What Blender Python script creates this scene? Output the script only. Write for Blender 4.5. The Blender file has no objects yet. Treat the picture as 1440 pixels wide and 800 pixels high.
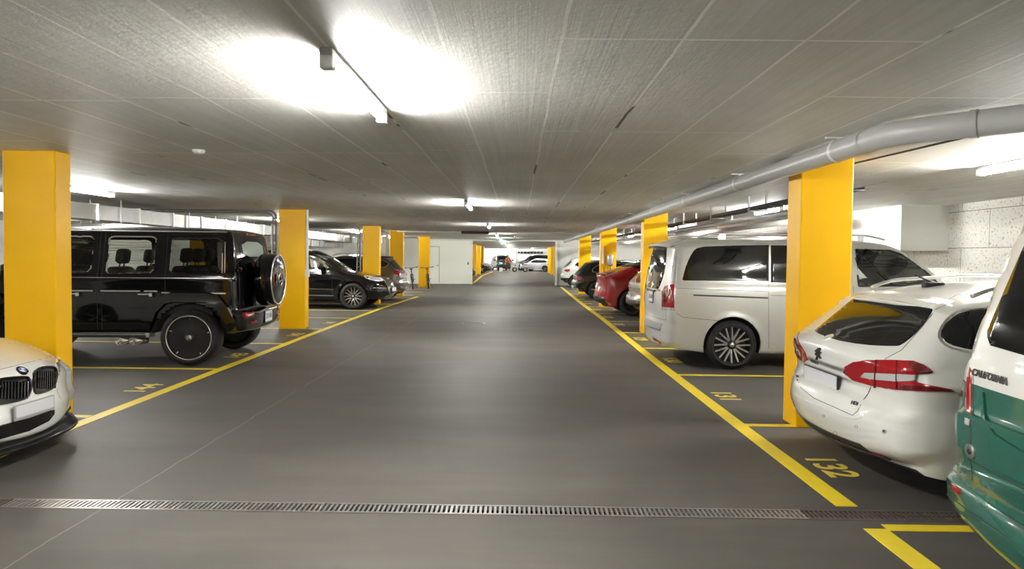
import bpy, bmesh, math, random
import numpy as np
from mathutils import Vector, Matrix, Euler
from mathutils.bvhtree import BVHTree
random.seed(7)
PI = math.pi
S = bpy.context.scene
COL = S.collection

# ------------------------------------------------------------------ camera
F = 900.0                      # focal length in pixels of a 1440 x 800 frame
YAW, PITCH, ROLL = math.radians(0.51), math.radians(1.75), math.radians(0.62)
CAM_H = 1.58
SHY = (39.2 - F*math.tan(PITCH))          # pixels of vertical shift left over
cam = bpy.data.cameras.new('camera'); cam_ob = bpy.data.objects.new('camera', cam); COL.objects.link(cam_ob)
cam.sensor_width = 36.0; cam.lens = F/1440*36; cam.shift_y = -SHY/1440; cam.clip_end = 300; cam.clip_start = 0.05
CAM_M = Matrix.Translation((0, 0, CAM_H)) @ Matrix.Rotation(YAW, 4, 'Z') @ Matrix.Rotation(PI/2-PITCH, 4, 'X') @ Matrix.Rotation(ROLL, 4, 'Z')
cam_ob.matrix_world = CAM_M
S.camera = cam_ob
S.view_settings.view_transform = 'Standard'; S.view_settings.look = 'None'
S.view_settings.gamma = 1; S.view_settings.use_curve_mapping = False
S.view_settings.exposure = 3.3

def ray(px, py):
    """world direction through a photo pixel (1440 x 800)"""
    d = Vector(((px-720)/F, (400-py - SHY)/F, -1.0))
    return (CAM_M.to_3x3() @ d).normalized()

# --------------------------------------------------------------- materials
MATS = {}
def nt(name):
    m = bpy.data.materials.new(name); m.use_nodes = True
    n = m.node_tree.nodes; l = m.node_tree.links
    return m, n, l, n['Principled BSDF']
def mat(name, col, rough=.5, metal=0, coat=0, spec=.5, emit=None, estr=0, noise=0, nscale=8, bump=0):
    if name in MATS: return MATS[name]
    m, n, l, b = nt(name)
    b.inputs['Base Color'].default_value = (*col, 1); b.inputs['Roughness'].default_value = rough
    b.inputs['Metallic'].default_value = metal; b.inputs['Coat Weight'].default_value = coat
    b.inputs['Coat Roughness'].default_value = .03; b.inputs['Specular IOR Level'].default_value = spec
    if emit:
        b.inputs['Emission Color'].default_value = (*emit, 1); b.inputs['Emission Strength'].default_value = estr
    if noise:
        tc = n.new('ShaderNodeTexCoord'); no = n.new('ShaderNodeTexNoise'); no.inputs['Scale'].default_value = nscale
        no.inputs['Detail'].default_value = 6
        l.new(tc.outputs['Object'], no.inputs['Vector'])
        mx = n.new('ShaderNodeMix'); mx.data_type = 'RGBA'
        mx.inputs['A'].default_value = (*[c*(1-noise) for c in col], 1); mx.inputs['B'].default_value = (*[min(1, c*(1+noise)) for c in col], 1)
        l.new(no.outputs['Fac'], mx.inputs['Factor']); l.new(mx.outputs['Result'], b.inputs['Base Color'])
        if bump:
            bp = n.new('ShaderNodeBump'); bp.inputs['Strength'].default_value = bump; bp.inputs['Distance'].default_value = .01
            l.new(no.outputs['Fac'], bp.inputs['Height']); l.new(bp.outputs['Normal'], b.inputs['Normal'])
    MATS[name] = m
    return m
def see_glass(name, tint, fac=.1):
    if name in MATS: return MATS[name]
    m = bpy.data.materials.new(name); m.use_nodes = True
    n = m.node_tree.nodes; l = m.node_tree.links; n.clear()
    o = n.new('ShaderNodeOutputMaterial'); t = n.new('ShaderNodeBsdfTransparent'); g = n.new('ShaderNodeBsdfGlossy')
    t.inputs['Color'].default_value = (*tint, 1); g.inputs['Roughness'].default_value = .02
    fr = n.new('ShaderNodeFresnel'); fr.inputs['IOR'].default_value = 1.5
    mx = n.new('ShaderNodeMixShader')
    l.new(fr.outputs[0], mx.inputs[0]); l.new(t.outputs[0], mx.inputs[1]); l.new(g.outputs[0], mx.inputs[2]); l.new(mx.outputs[0], o.inputs[0])
    MATS[name] = m
    return m
RUBBER = mat('rubber', (.018, .018, .018), .65)
PLASTIC = mat('black_plastic', (.022, .022, .023), .45)
UNDER = mat('underbody', (.012, .012, .012), .8)
DGLASS = mat('dark_glass', (.006, .007, .007), .03, spec=.6)
CHROME = mat('chrome', (.75, .75, .75), .12, 1)
ALU = mat('alloy', (.62, .62, .63), .28, 1)
DALU = mat('dark_alloy', (.035, .035, .038), .3, .6)
REDL = mat('red_lens', (.33, .005, .010), .12, coat=1)
REDD = mat('dark_red_lens', (.12, .004, .006), .12, coat=1)
CLEARL = mat('clear_lens', (.62, .62, .62), .12, .3, coat=1)
HEADL = mat('headlamp_lens', (.75, .76, .78), .15, .35, coat=1)
PLATEW = mat('plate_white', (.62, .62, .64), .35)
PLATET = mat('plate_text', (.02, .02, .02), .5)
SEAM = mat('seam', (.03, .03, .03), .7)
SEATM = mat('seat_leather', (.03, .028, .027), .55)
CABIN = mat('cabin_lining', (.02, .02, .021), .7)
GALV = mat('galvanised_steel', (.42, .43, .43), .38, .85, noise=.15, nscale=5)
WHITEP = mat('white_plastic', (.75, .75, .73), .4)
GREYP = mat('grey_pvc', (.40, .40, .39), .35, noise=.06, nscale=3)

# ----------------------------------------------------------------- objects
def ob(name, me, parent=None, m=None):
    if m is not None:
        if len(me.materials): me.materials.clear()
        for q in (m if isinstance(m, (list, tuple)) else [m]): me.materials.append(q)
    o = bpy.data.objects.new(name, me); COL.objects.link(o)
    if parent is not None: o.parent = parent
    return o
def from_bm(name, bm, m, parent=None, smooth=False):
    me = bpy.data.meshes.new(name); bm.to_mesh(me); bm.free()
    if smooth:
        for p in me.polygons: p.use_smooth = True
    return ob(name, me, parent, m)
def from_py(name, vs, fs, m, parent=None, smooth=False):
    me = bpy.data.meshes.new(name); me.from_pydata([tuple(v) for v in vs], [], fs); me.update()
    if smooth:
        for p in me.polygons: p.use_smooth = True
    return ob(name, me, parent, m)
def tag(o, label, cat, group=None, kind=None):
    if label: o['label'] = label
    if cat: o['category'] = cat
    if group: o['group'] = group
    if kind: o['kind'] = kind
    return o
def empty(name, loc=(0, 0, 0), rz=0, label=None, cat=None, group=None):
    o = bpy.data.objects.new(name, None); COL.objects.link(o); o.location = loc; o.rotation_euler = (0, 0, rz)
    o.empty_display_size = .1
    return tag(o, label, cat, group)
def struct(o):
    o['kind'] = 'structure'; return o
def copy_tree(o, parent=None):
    c = o.copy(); COL.objects.link(c)
    if parent is not None: c.parent = parent
    for ch in list(o.children): copy_tree(ch, c)
    return c

def box(bm, x0, x1, y0, y1, z0, z1, bev=0, M=None):
    r = bmesh.ops.create_cube(bm, size=1)
    vs = r['verts']
    for v in vs:
        v.co = Vector(((x0+x1)/2 + v.co.x*(x1-x0), (y0+y1)/2 + v.co.y*(y1-y0), (z0+z1)/2 + v.co.z*(z1-z0)))
    if bev:
        es = list({e for v in vs for e in v.link_edges})
        r2 = bmesh.ops.bevel(bm, geom=es, offset=bev, segments=2, affect='EDGES', profile=.5)
        vs = list({v for f in r2['faces'] for v in f.verts} | {v for v in vs if v.is_valid})
    if M is not None:
        for v in vs: v.co = M @ v.co
    return vs
def tube(bm, pts, r, n=10, cap=True):
    pts = [Vector(p) for p in pts]
    rs = r if isinstance(r, (list, tuple)) else [r]*len(pts)
    rings = []; up = None
    for i, p in enumerate(pts):
        d = (pts[min(i+1, len(pts)-1)] - pts[max(i-1, 0)]).normalized()
        if up is None:
            up = Vector((0, 0, 1)) if abs(d.z) < .9 else Vector((1, 0, 0))
        s = d.cross(up).normalized(); up = s.cross(d).normalized()
        rings.append([bm.verts.new(p + (s*math.cos(2*PI*k/n) + up*math.sin(2*PI*k/n))*rs[i]) for k in range(n)])
    fs = []
    for a, b in zip(rings, rings[1:]):
        for k in range(n): fs.append(bm.faces.new((a[k], a[(k+1) % n], b[(k+1) % n], b[k])))
    if cap:
        bm.faces.new(rings[0][::-1]); bm.faces.new(rings[-1])
    for f in fs: f.smooth = True
def lathe(bm, prof, M=None, n=32, close=False, mi=0):
    """profile of (r, y) revolved about the local Y axis"""
    rings = []
    for r, y in prof:
        rings.append([bm.verts.new((M or Matrix()) @ Vector((r*math.cos(2*PI*k/n), y, r*math.sin(2*PI*k/n)))) for k in range(n)])
    pr = list(zip(rings, rings[1:]))
    if close: pr.append((rings[-1], rings[0]))
    for a, b in pr:
        for k in range(n):
            f = bm.faces.new((a[k], b[k], b[(k+1) % n], a[(k+1) % n])); f.smooth = True; f.material_index = mi
    return rings
def fillet(pts, r, n=5):
    """round the inner corners of an open 3D polyline"""
    pts = [Vector(p) for p in pts]; out = [pts[0]]
    for i in range(1, len(pts)-1):
        a, b, c = pts[i-1], pts[i], pts[i+1]
        p = b + (a-b).normalized()*r; q = b + (c-b).normalized()*r
        for k in range(n+1):
            t = k/n; out.append(p*(1-t)**2 + b*2*t*(1-t) + q*t*t)
    out.append(pts[-1]); return out
# =================================================================== room
H = 2.53
Y0, Y1 = -9.0, 78.0
XL, XR = -16.0, 7.3
YG = 35.8                                  # the partition with the sliding fire door

def floor_mat():
    m, n, l, b = nt('floor_coating')
    tc = n.new('ShaderNodeTexCoord')
    def noise(sc, scale, det=5, rough=.55):
        mp = n.new('ShaderNodeMapping'); mp.inputs['Scale'].default_value = sc
        no = n.new('ShaderNodeTexNoise'); no.inputs['Scale'].default_value = scale; no.inputs['Detail'].default_value = det
        no.inputs['Roughness'].default_value = rough
        l.new(tc.outputs['Object'], mp.inputs['Vector']); l.new(mp.outputs[0], no.inputs['Vector']); return no
    a = noise((.5, 1.6, 1), .9); c = noise((.3, 3.5, 1), 2.2, 7, .6); d = noise((1, 1, 1), 60, 3)
    add = n.new('ShaderNodeMath'); add.operation = 'MULTIPLY_ADD'; add.inputs[1].default_value = .6
    l.new(a.outputs[0], add.inputs[0]); 
    m2 = n.new('ShaderNodeMath'); m2.operation = 'MULTIPLY'; m2.inputs[1].default_value = .4; l.new(c.outputs[0], m2.inputs[0])
    l.new(m2.outputs[0], add.inputs[2])
    cr = n.new('ShaderNodeValToRGB'); cr.color_ramp.elements[0].position = .3; cr.color_ramp.elements[1].position = .72
    cr.color_ramp.elements[0].color = (.062, .056, .049, 1); cr.color_ramp.elements[1].color = (.125, .114, .099, 1)
    l.new(add.outputs[0], cr.inputs[0])
    # pale joint line running down the lane
    sx = n.new('ShaderNodeSeparateXYZ'); l.new(tc.outputs['Object'], sx.inputs[0])
    wob = noise((1, 1, 1), 3, 4); w2 = n.new('ShaderNodeMath'); w2.operation = 'MULTIPLY_ADD'; w2.inputs[1].default_value = .05
    l.new(wob.outputs[0], w2.inputs[0]); l.new(sx.outputs['X'], w2.inputs[2])
    ab = n.new('ShaderNodeMath'); ab.operation = 'ADD'; ab.inputs[1].default_value = 2.52; l.new(w2.outputs[0], ab.inputs[0])
    ab2 = n.new('ShaderNodeMath'); ab2.operation = 'ABSOLUTE'; l.new(ab.outputs[0], ab2.inputs[0])
    lt = n.new('ShaderNodeMath'); lt.operation = 'LESS_THAN'; lt.inputs[1].default_value = .007; l.new(ab2.outputs[0], lt.inputs[0])
    br = noise((1, 1, 1), 1.1, 3); g = n.new('ShaderNodeMath'); g.operation = 'GREATER_THAN'; g.inputs[1].default_value = .40; l.new(br.outputs[0], g.inputs[0])
    mm = n.new('ShaderNodeMath'); mm.operation = 'MULTIPLY'; l.new(lt.outputs[0], mm.inputs[0]); l.new(g.outputs[0], mm.inputs[1])
    mx = n.new('ShaderNodeMix'); mx.data_type = 'RGBA'; l.new(mm.outputs[0], mx.inputs['Factor']); l.new(cr.outputs[0], mx.inputs['A'])
    mx.inputs['B'].default_value = (.17, .157, .137, 1)
    # specks
    gs = n.new('ShaderNodeMath'); gs.operation = 'GREATER_THAN'; gs.inputs[1].default_value = .79; l.new(d.outputs[0], gs.inputs[0])
    mx2 = n.new('ShaderNodeMix'); mx2.data_type = 'RGBA'; l.new(gs.outputs[0], mx2.inputs['Factor']); l.new(mx.outputs['Result'], mx2.inputs['A'])
    mx2.inputs['B'].default_value = (.3, .29, .26, 1)
    l.new(mx2.outputs['Result'], b.inputs['Base Color'])
    rr = n.new('ShaderNodeMapRange'); rr.inputs['To Min'].default_value = .50; rr.inputs['To Max'].default_value = .72
    l.new(c.outputs[0], rr.inputs[0]); l.new(rr.outputs[0], b.inputs['Roughness'])
    bp = n.new('ShaderNodeBump'); bp.inputs['Strength'].default_value = .25; bp.inputs['Distance'].default_value = .004
    l.new(c.outputs[0], bp.inputs['Height']); l.new(bp.outputs[0], b.inputs['Normal'])
    return m

def ceiling_mat():
    m, n, l, b = nt('board_marked_concrete')
    tc = n.new('ShaderNodeTexCoord'); sx = n.new('ShaderNodeSeparateXYZ'); l.new(tc.outputs['Object'], sx.inputs[0])
    def math_(op, a, bb=None, c=None):
        q = n.new('ShaderNodeMath'); q.operation = op
        for i, v in enumerate((a, bb, c)):
            if v is None: continue
            if isinstance(v, (int, float)): q.inputs[i].default_value = v
            else: l.new(v, q.inputs[i])
        return q.outputs[0]
    def noise(sc, scale, det=5, rough=.6):
        mp = n.new('ShaderNodeMapping'); mp.inputs['Scale'].default_value = sc
        no = n.new('ShaderNodeTexNoise'); no.inputs['Scale'].default_value = scale; no.inputs['Detail'].default_value = det
        no.inputs['Roughness'].default_value = rough
        l.new(tc.outputs['Object'], mp.inputs['Vector']); l.new(mp.outputs[0], no.inputs['Vector']); return no.outputs[0]
    X, Y = sx.outputs['X'], sx.outputs['Y']
    wob = noise((.6, .6, 1), 1.5, 4)
    xs = math_('ADD', math_('MULTIPLY', math_('SUBTRACT', wob, .5), .05), X)
    u = math_('DIVIDE', math_('ADD', xs, -.18), .53)
    fr = math_('FRACT', u); idx = math_('FLOOR', u)
    dist = math_('MULTIPLY', math_('MINIMUM', fr, math_('SUBTRACT', 1.0, fr)), .53)
    # cross joints shift between boards
    wn = n.new('ShaderNodeTexWhiteNoise'); wn.noise_dimensions = '1D'
    l.new(math_('FLOOR', math_('MULTIPLY', idx, .34)), wn.inputs['W'])
    v = math_('DIVIDE', math_('ADD', Y, math_('MULTIPLY', wn.outputs['Value'], 2.2)), 2.05)
    fv = math_('FRACT', v); dv = math_('MULTIPLY', math_('MINIMUM', fv, math_('SUBTRACT', 1.0, fv)), 2.05)
    brk = noise((1, .35, 1), 2.3, 3)
    on = math_('GREATER_THAN', brk, .40)
    ridge = math_('MULTIPLY', math_('LESS_THAN', dist, .0085), on)
    ridge2 = math_('MULTIPLY', math_('LESS_THAN', dv, .010), math_('GREATER_THAN', brk, .40))
    line = math_('MULTIPLY', math_('MAXIMUM', ridge, ridge2), math_('ADD', .35, math_('MULTIPLY', noise((1, 1, 1), 3.1, 3), .9)))  # pale lines paint the light caught by the board ridges
    dark = math_('MULTIPLY', math_('LESS_THAN', dist, .010), math_('LESS_THAN', brk, .38))
    # fine grain of the boards along Y, stronger in some boards
    grain = noise((26, .30, 1), 1.0, 6, .72)
    cloud = noise((.8, .5, 1), 1.2, 5)
    pit = noise((1, 1, 1), 15, 6, .74)
    base = n.new('ShaderNodeValToRGB'); base.color_ramp.elements[0].color = (.50, .49, .46, 1); base.color_ramp.elements[1].color = (.82, .81, .78, 1)
    base.color_ramp.elements[0].position = .25; base.color_ramp.elements[1].position = .75
    l.new(math_('ADD', math_('MULTIPLY', grain, .45), math_('MULTIPLY', cloud, .55)), base.inputs[0])
    m1 = n.new('ShaderNodeMix'); m1.data_type = 'RGBA'; l.new(line, m1.inputs['Factor']); l.new(base.outputs[0], m1.inputs['A']); m1.inputs['B'].default_value = (.95,.94,.91, 1)
    m2 = n.new('ShaderNodeMix'); m2.data_type = 'RGBA'; l.new(dark, m2.inputs['Factor']); l.new(m1.outputs['Result'], m2.inputs['A']); m2.inputs['B'].default_value = (.12, .115, .11, 1)
    sp = math_('GREATER_THAN', pit, .69)
    m3 = n.new('ShaderNodeMix'); m3.data_type = 'RGBA'; l.new(sp, m3.inputs['Factor']); l.new(m2.outputs['Result'], m3.inputs['A']); m3.inputs['B'].default_value = (.66, .65, .62, 1)
    l.new(m3.outputs['Result'], b.inputs['Base Color']); b.inputs['Roughness'].default_value = .62
    hgt = math_('ADD', math_('MULTIPLY', grain, .5), math_('ADD', math_('MULTIPLY', pit, .7), math_('MULTIPLY', line, 1.0)))
    bp = n.new('ShaderNodeBump'); bp.inputs['Strength'].default_value = .5; bp.inputs['Distance'].default_value = .009
    l.new(hgt, bp.inputs['Height']); l.new(bp.outputs[0], b.inputs['Normal'])
    return m

def speckle_mat():
    m, n, l, b = nt('acoustic_panel')
    tc = n.new('ShaderNodeTexCoord')
    sx = n.new('ShaderNodeSeparateXYZ'); l.new(tc.outputs['Object'], sx.inputs[0])
    cb = n.new('ShaderNodeCombineXYZ'); l.new(sx.outputs['Y'], cb.inputs[0]); l.new(sx.outputs['Z'], cb.inputs[1])
    no = n.new('ShaderNodeTexNoise'); no.inputs['Scale'].default_value = 26; no.inputs['Detail'].default_value = 4; no.inputs['Roughness'].default_value = .75
    l.new(tc.outputs['Object'], no.inputs['Vector'])
    cr = n.new('ShaderNodeValToRGB'); cr.color_ramp.elements[0].position = .33; cr.color_ramp.elements[0].color = (.3, .28, .23, 1)
    cr.color_ramp.elements[1].position = .45; cr.color_ramp.elements[1].color = (.80, .79, .74, 1)
    l.new(no.outputs[0], cr.inputs[0])
    br = n.new('ShaderNodeTexBrick'); br.inputs['Scale'].default_value = 1; br.inputs['Brick Width'].default_value = 1.25; br.inputs['Row Height'].default_value = .6
    br.inputs['Mortar Size'].default_value = .006; br.inputs['Color1'].default_value = (1, 1, 1, 1); br.inputs['Color2'].default_value = (.96, .96, .96, 1); br.inputs['Mortar'].default_value = (.35, .34, .3, 1)
    l.new(cb.outputs[0], br.inputs['Vector'])
    mu = n.new('ShaderNodeMix'); mu.data_type = 'RGBA'; mu.blend_type = 'MULTIPLY'; mu.inputs['Factor'].default_value = 1
    l.new(cr.outputs[0], mu.inputs['A']); l.new(br.outputs[0], mu.inputs['B']); l.new(mu.outputs['Result'], b.inputs['Base Color'])
    b.inputs['Roughness'].default_value = .85
    bp = n.new('ShaderNodeBump'); bp.inputs['Strength'].default_value = .6; bp.inputs['Distance'].default_value = .006
    l.new(no.outputs[0], bp.inputs['Height']); l.new(bp.outputs[0], b.inputs['Normal'])
    return m
WALLM = mat('painted_wall', (.80, .80, .76), .7, noise=.06, nscale=1.5)
SPECK = speckle_mat()
def col_mat():
    m, n, l, b = nt('yellow_column_paint')
    tc = n.new('ShaderNodeTexCoord')
    no = n.new('ShaderNodeTexNoise'); no.inputs['Scale'].default_value = 1.6; no.inputs['Detail'].default_value = 8; no.inputs['Roughness'].default_value = .6
    l.new(tc.outputs['Object'], no.inputs['Vector'])
    cr = n.new('ShaderNodeValToRGB'); cr.color_ramp.elements[0].color = (.88, .475, .0, 1); cr.color_ramp.elements[1].color = (.98, .55, .0, 1)
    l.new(no.outputs[0], cr.inputs[0])
    n2 = n.new('ShaderNodeTexNoise'); n2.inputs['Scale'].default_value = 5; n2.inputs['Detail'].default_value = 9; n2.inputs['Roughness'].default_value = .7
    l.new(tc.outputs['Object'], n2.inputs['Vector'])
    g = n.new('ShaderNodeMath'); g.operation = 'GREATER_THAN'; g.inputs[1].default_value = .74; l.new(n2.outputs[0], g.inputs[0])
    mx = n.new('ShaderNodeMix'); mx.data_type = 'RGBA'; l.new(g.outputs[0], mx.inputs['Factor']); l.new(cr.outputs[0], mx.inputs['A']); mx.inputs['B'].default_value = (.35, .2, .01, 1)
    l.new(mx.outputs['Result'], b.inputs['Base Color'])
    b.inputs['Roughness'].default_value = .42; b.inputs['Specular IOR Level'].default_value = .3
    return m
YCOL = col_mat()
YLINE = mat('yellow_marking', (1.0, .72, .03), .45, noise=.12, nscale=9)
YPALE = mat('pale_yellow_marking', (.85, .66, .10), .5, noise=.15, nscale=12)

# floor with a trench for the drain
DX0, DX1, DY0, DY1 = -5.2, 3.9, 3.875, 4.015
def quads_floor():
    vs, fs = [], []
    def q(x0, x1, y0, y1, z=0):
        i = len(vs); vs.extend([(x0, y0, z), (x1, y0, z), (x1, y1, z), (x0, y1, z)]); fs.append((i, i+1, i+2, i+3))
    q(XL, XR, Y0, DY0); q(XL, XR, DY1, Y1); q(XL, DX0, DY0, DY1); q(DX1, XR, DY0, DY1)
    q(DX0, DX1, DY0, DY1, -.08)
    def w(a, b):
        i = len(vs); vs.extend([(*a, 0), (*b, 0), (*b, -.08), (*a, -.08)]); fs.append((i, i+1, i+2, i+3))
    w((DX0, DY0), (DX1, DY0)); w((DX0, DY1), (DX1, DY1)); w((DX0, DY0), (DX0, DY1)); w((DX1, DY0), (DX1, DY1))
    return vs, fs
struct(from_py('floor', *quads_floor(), floor_mat()))
bm = bmesh.new(); box(bm, XL-.2, XR+.2, Y0-.2, Y1+.2, H, H+.2); struct(from_bm('ceiling', bm, ceiling_mat()))
def wall(name, x0, x1, y0, y1, z0=0, z1=H, m=WALLM):
    bm = bmesh.new(); box(bm, x0, x1, y0, y1, z0, z1); return struct(from_bm(name, bm, m))
wall('wall_right', XR, XR+.2, Y0, Y1, m=SPECK)
wall('wall_left', XL-.2, XL, Y0, Y1)
wall('wall_back', XL-.2, XR+.2, Y0-.2, Y0)
wall('wall_far', XL-.2, XR+.2, Y1, Y1+.2)
wall('wall_partition_left', XL, -4.62, YG, YG+.2)
wall('wall_partition_right', 2.32, XR, YG, YG+.2)
wall('wall_lintel', -4.62, 2.32, YG, YG+.2, 2.44, H)
wall('wall_boxing', 6.5, XR, 10.95, 14.2, 1.76, H)
# low concrete wall behind the bays on the left, deep in the garage
CONC = mat('cast_concrete', (.50, .49, .45), .8, noise=.25, nscale=3, bump=.3)
wall('wall_concrete_left', -13.2, -8.4, 34.2, 34.4, m=CONC)

# ---- pillars
def pillar(x0, x1, y0, dy, label):
    bm = bmesh.new(); box(bm, 0, x1-x0, 0, dy, 0, H, .012)
    o = from_bm('pillar', bm, YCOL); o.location = (x0, y0, 0)
    tag(o, label, 'pillar', 'yellow pillars'); return o
PW, PD = .5, .26
pillar(-4.86, -4.36, 6.0, .22, 'nearest yellow pillar on the left, behind the white car nose')
pillar(-5.08, -4.52, 13.55, .25, 'yellow pillar between the black off-roader and the black estate SUV')
pillar(-5.05, -4.50, 20.75, .25, 'yellow pillar rising behind the black SUV bonnet')
pillar(-4.93, -4.42, 24.6, .25, 'yellow pillar behind the rear of the bronze SUV')
pillar(-4.95, -4.42, 31.9, .25, 'yellow pillar with the bicycles leaning in front of it')
pillar(2.63, 3.115, 6.0, .30, 'nearest yellow pillar on the right, just behind the white estate car')
pillar(2.63, 3.13, 13.45, .30, 'yellow pillar just behind the beige car, left of the silver van')
pillar(2.63, 3.13, 20.4, .28, 'yellow pillar carrying the grey charging box')
pillar(2.63, 3.13, 27.5, .28, 'yellow pillar between the black estate and the small white car')
for i, y in enumerate((40, 45.5, 51, 56.5, 62)):
    pillar(-3.85-.02*i, -3.3, y, .5, ['nearest', 'second', 'third', 'fourth', 'farthest'][i] + ' yellow pillar on the left beyond the fire door')
    pillar(3.0, 3.5, y+2, .5, ['nearest', 'second', 'third', 'fourth', 'farthest'][i] + ' yellow pillar on the right beyond the fire door')
for i, y in enumerate((12.5, 19.6, 26.7)):
    pillar(-10.1, -9.6, y, .3, ['nearest', 'middle', 'farthest'][i] + ' yellow pillar of the back row on the left, behind the parked cars')

# ---- painted lines
def flat(name, polys, m, z, label, cat, group=None):
    vs, fs = [], []
    for p in polys:
        i = len(vs); n = len(p)
        vs += [(x, y, 0) for x, y in p] + [(x, y, .003) for x, y in p]
        fs.append(tuple(range(i+n, i+2*n)))
        for k in range(n): fs.append((i+k, i+(k+1) % n, i+n+(k+1) % n, i+n+k))
    o = from_py(name, vs, fs, m); return tag(o, label, cat, group)
def strip(path, w):
    out = []
    for (a, b) in zip(path, path[1:]):
        a, b = Vector(a), Vector(b); d = (b-a).normalized(); n = Vector((-d.y, d.x))*w/2
        out.append([tuple(a-n), tuple(b-n), tuple(b+n), tuple(a+n)][::-1] if 0 else [tuple(a+n), tuple(a-n), tuple(b-n), tuple(b+n)])
    return out
flat('lane_line', strip([(-3.98, Y0+.5), (-4.03, 3.87)], .13), YLINE, 0, 'near piece of the left yellow lane line, in front of the drain', 'floor marking', 'yellow lane lines')
flat('lane_line', strip([(-4.0, 4.02), (-4.04, 8.6), (-4.08, 13), (-4.05, 19), (-3.85, 24.6)], .13), YLINE, 0, 'long yellow lane line running past the left parking bays', 'floor marking', 'yellow lane lines')
flat('lane_line', strip([(2.12, Y0+.5), (2.12, 3.74)], .14), YLINE, 0, 'near piece of the right yellow lane line, bottom right corner', 'floor marking', 'yellow lane lines')
flat('lane_line', strip([(2.13, 4.08), (2.12, 6), (2.13, 10), (2.2, 16), (2.2, 23), (2.3, 34)], .14), YLINE, 0, 'long yellow lane line running past the right parking bays', 'floor marking', 'yellow lane lines')
flat('lane_line', strip([(-2.6, 36.5), (-2.7, 42), (-2.9, 52), (-2.6, 66)], .16), YLINE, 0, 'yellow lane line on the left beyond the fire door', 'floor marking', 'yellow lane lines')
bays_y = [1.25, 3.76, 6.07, 8.66, 11.2, 13.5, 15.9, 18.1, 20.6, 23, 25.3, 27.7, 30]
def ordn(i): return ['first', 'second', 'third', 'fourth', 'fifth', 'sixth', 'seventh', 'eighth', 'ninth', 'tenth', 'eleventh', 'twelfth', 'thirteenth'][i]
for i, y in enumerate(bays_y):
    flat('bay_line', strip([(2.19, y), (7.1, y)], .09), YLINE if i < 5 else YPALE, 0, f'{ordn(i)} yellow bay divider from the camera on the right side', 'floor marking', 'bay dividers on the right')
    if i != 1:
        flat('bay_line', strip([(-4.1, y), (-9.2, y)], .09), YLINE if i < 5 else YPALE, 0, f'{ordn(i if i == 0 else i-1)} yellow bay divider from the camera on the left side', 'floor marking', 'bay dividers on the left')

def text_mesh(txt, size, extrude=.001, bold=.0):
    cu = bpy.data.curves.new('t', 'FONT'); cu.body = txt; cu.size = size; cu.extrude = extrude; cu.offset = bold
    cu.align_x = 'CENTER'; cu.align_y = 'CENTER'
    o = bpy.data.objects.new('t', cu); COL.objects.link(o)
    dg = bpy.context.evaluated_depsgraph_get(); dg.update()
    me = bpy.data.meshes.new_from_object(o.evaluated_get(dg))
    bpy.data.objects.remove(o); bpy.data.curves.remove(cu); return me
def floor_number(txt, x, y, side):
    me = text_mesh(txt, .33, .001, .007)
    o = ob('bay_number', me, None, YPALE)
    # reader stands in the lane facing the bay
    if side == 'R': ax = Matrix(((0, 1, 0), (-1, 0, 0), (0, 0, 1)))
    else: ax = Matrix(((0, -1, 0), (1, 0, 0), (0, 0, 1)))
    M4 = ax.to_4x4(); M4.translation = Vector((x, y, .002)); o.matrix_world = M4
    tag(o, f'bay number {txt} painted in yellow on the floor', 'floor marking', 'painted bay numbers')
for k, (y, t) in enumerate([(4.87, '132'), (7.35, '131'), (9.9, '130'), (12.5, '129'), (15.2, '128'), (17.0, '127'), (19.4, '126'), (21.9, '125'), (24.2, '124')]):
    floor_number(t, 2.40, y, 'R')
for y, t in [(7.38, '144'), (9.85, '143'), (12.5, '142'), (14.8, '141')]:
    floor_number(t, -4.34, y, 'L')

# ---- drain with slotted gratings
dr = empty('floor_drain', ((DX0+DX1)/2, (DY0+DY1)/2, 0), 0, 'long metal slot drain crossing the lane in the foreground', 'drain')
STEEL = mat('zinc_steel', (.45, .44, .42), .4, .8, noise=.3, nscale=6)
RUST = mat('dull_steel', (.16, .13, .11), .55, .5, noise=.4, nscale=8)
seg = 1.0; cx = dr.location.x; k = 0
x = DX0
while x < DX1-.05:
    x1 = min(x+seg, DX1); bm = bmesh.new()
    w = (DY1-DY0)/2
    for s in (-1, 1):
        box(bm, x+.002-cx, x1-.002-cx, s*w - (.014 if s > 0 else 0), s*w + (0 if s > 0 else .014), -.025, 0.002)
    if x > .6: box(bm, x+.002-cx, x1-.002-cx, -.006, .006, -.022, .0)
    n = int((x1-x)/.030); sl = 0
    for j in range(n):
        xx = x + (j+.5)*(x1-x)/n - cx
        i0 = len(bm.verts)
        pts = [(xx-.0075-sl, -w), (xx+.0075-sl, -w), (xx+.0075+sl, w), (xx-.0075+sl, w)]
        lo = [bm.verts.new((p[0], p[1], -.02)) for p in pts]; hi = [bm.verts.new((p[0], p[1], .0)) for p in pts]
        bm.faces.new(hi)
        for q in range(4): bm.faces.new((lo[q], lo[(q+1) % 4], hi[(q+1) % 4], hi[q]))
    o = from_bm('grate', bm, STEEL if (-3.3 < x < 1.7) else RUST, dr); x = x1
bm = bmesh.new(); box(bm, DX0-cx, DX1-cx, -w-.012, -w, -.03, .0015); box(bm, DX0-cx, DX1-cx, w, w+.012, -.03, .0015)
from_bm('edge_rail', bm, RUST, dr)

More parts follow.
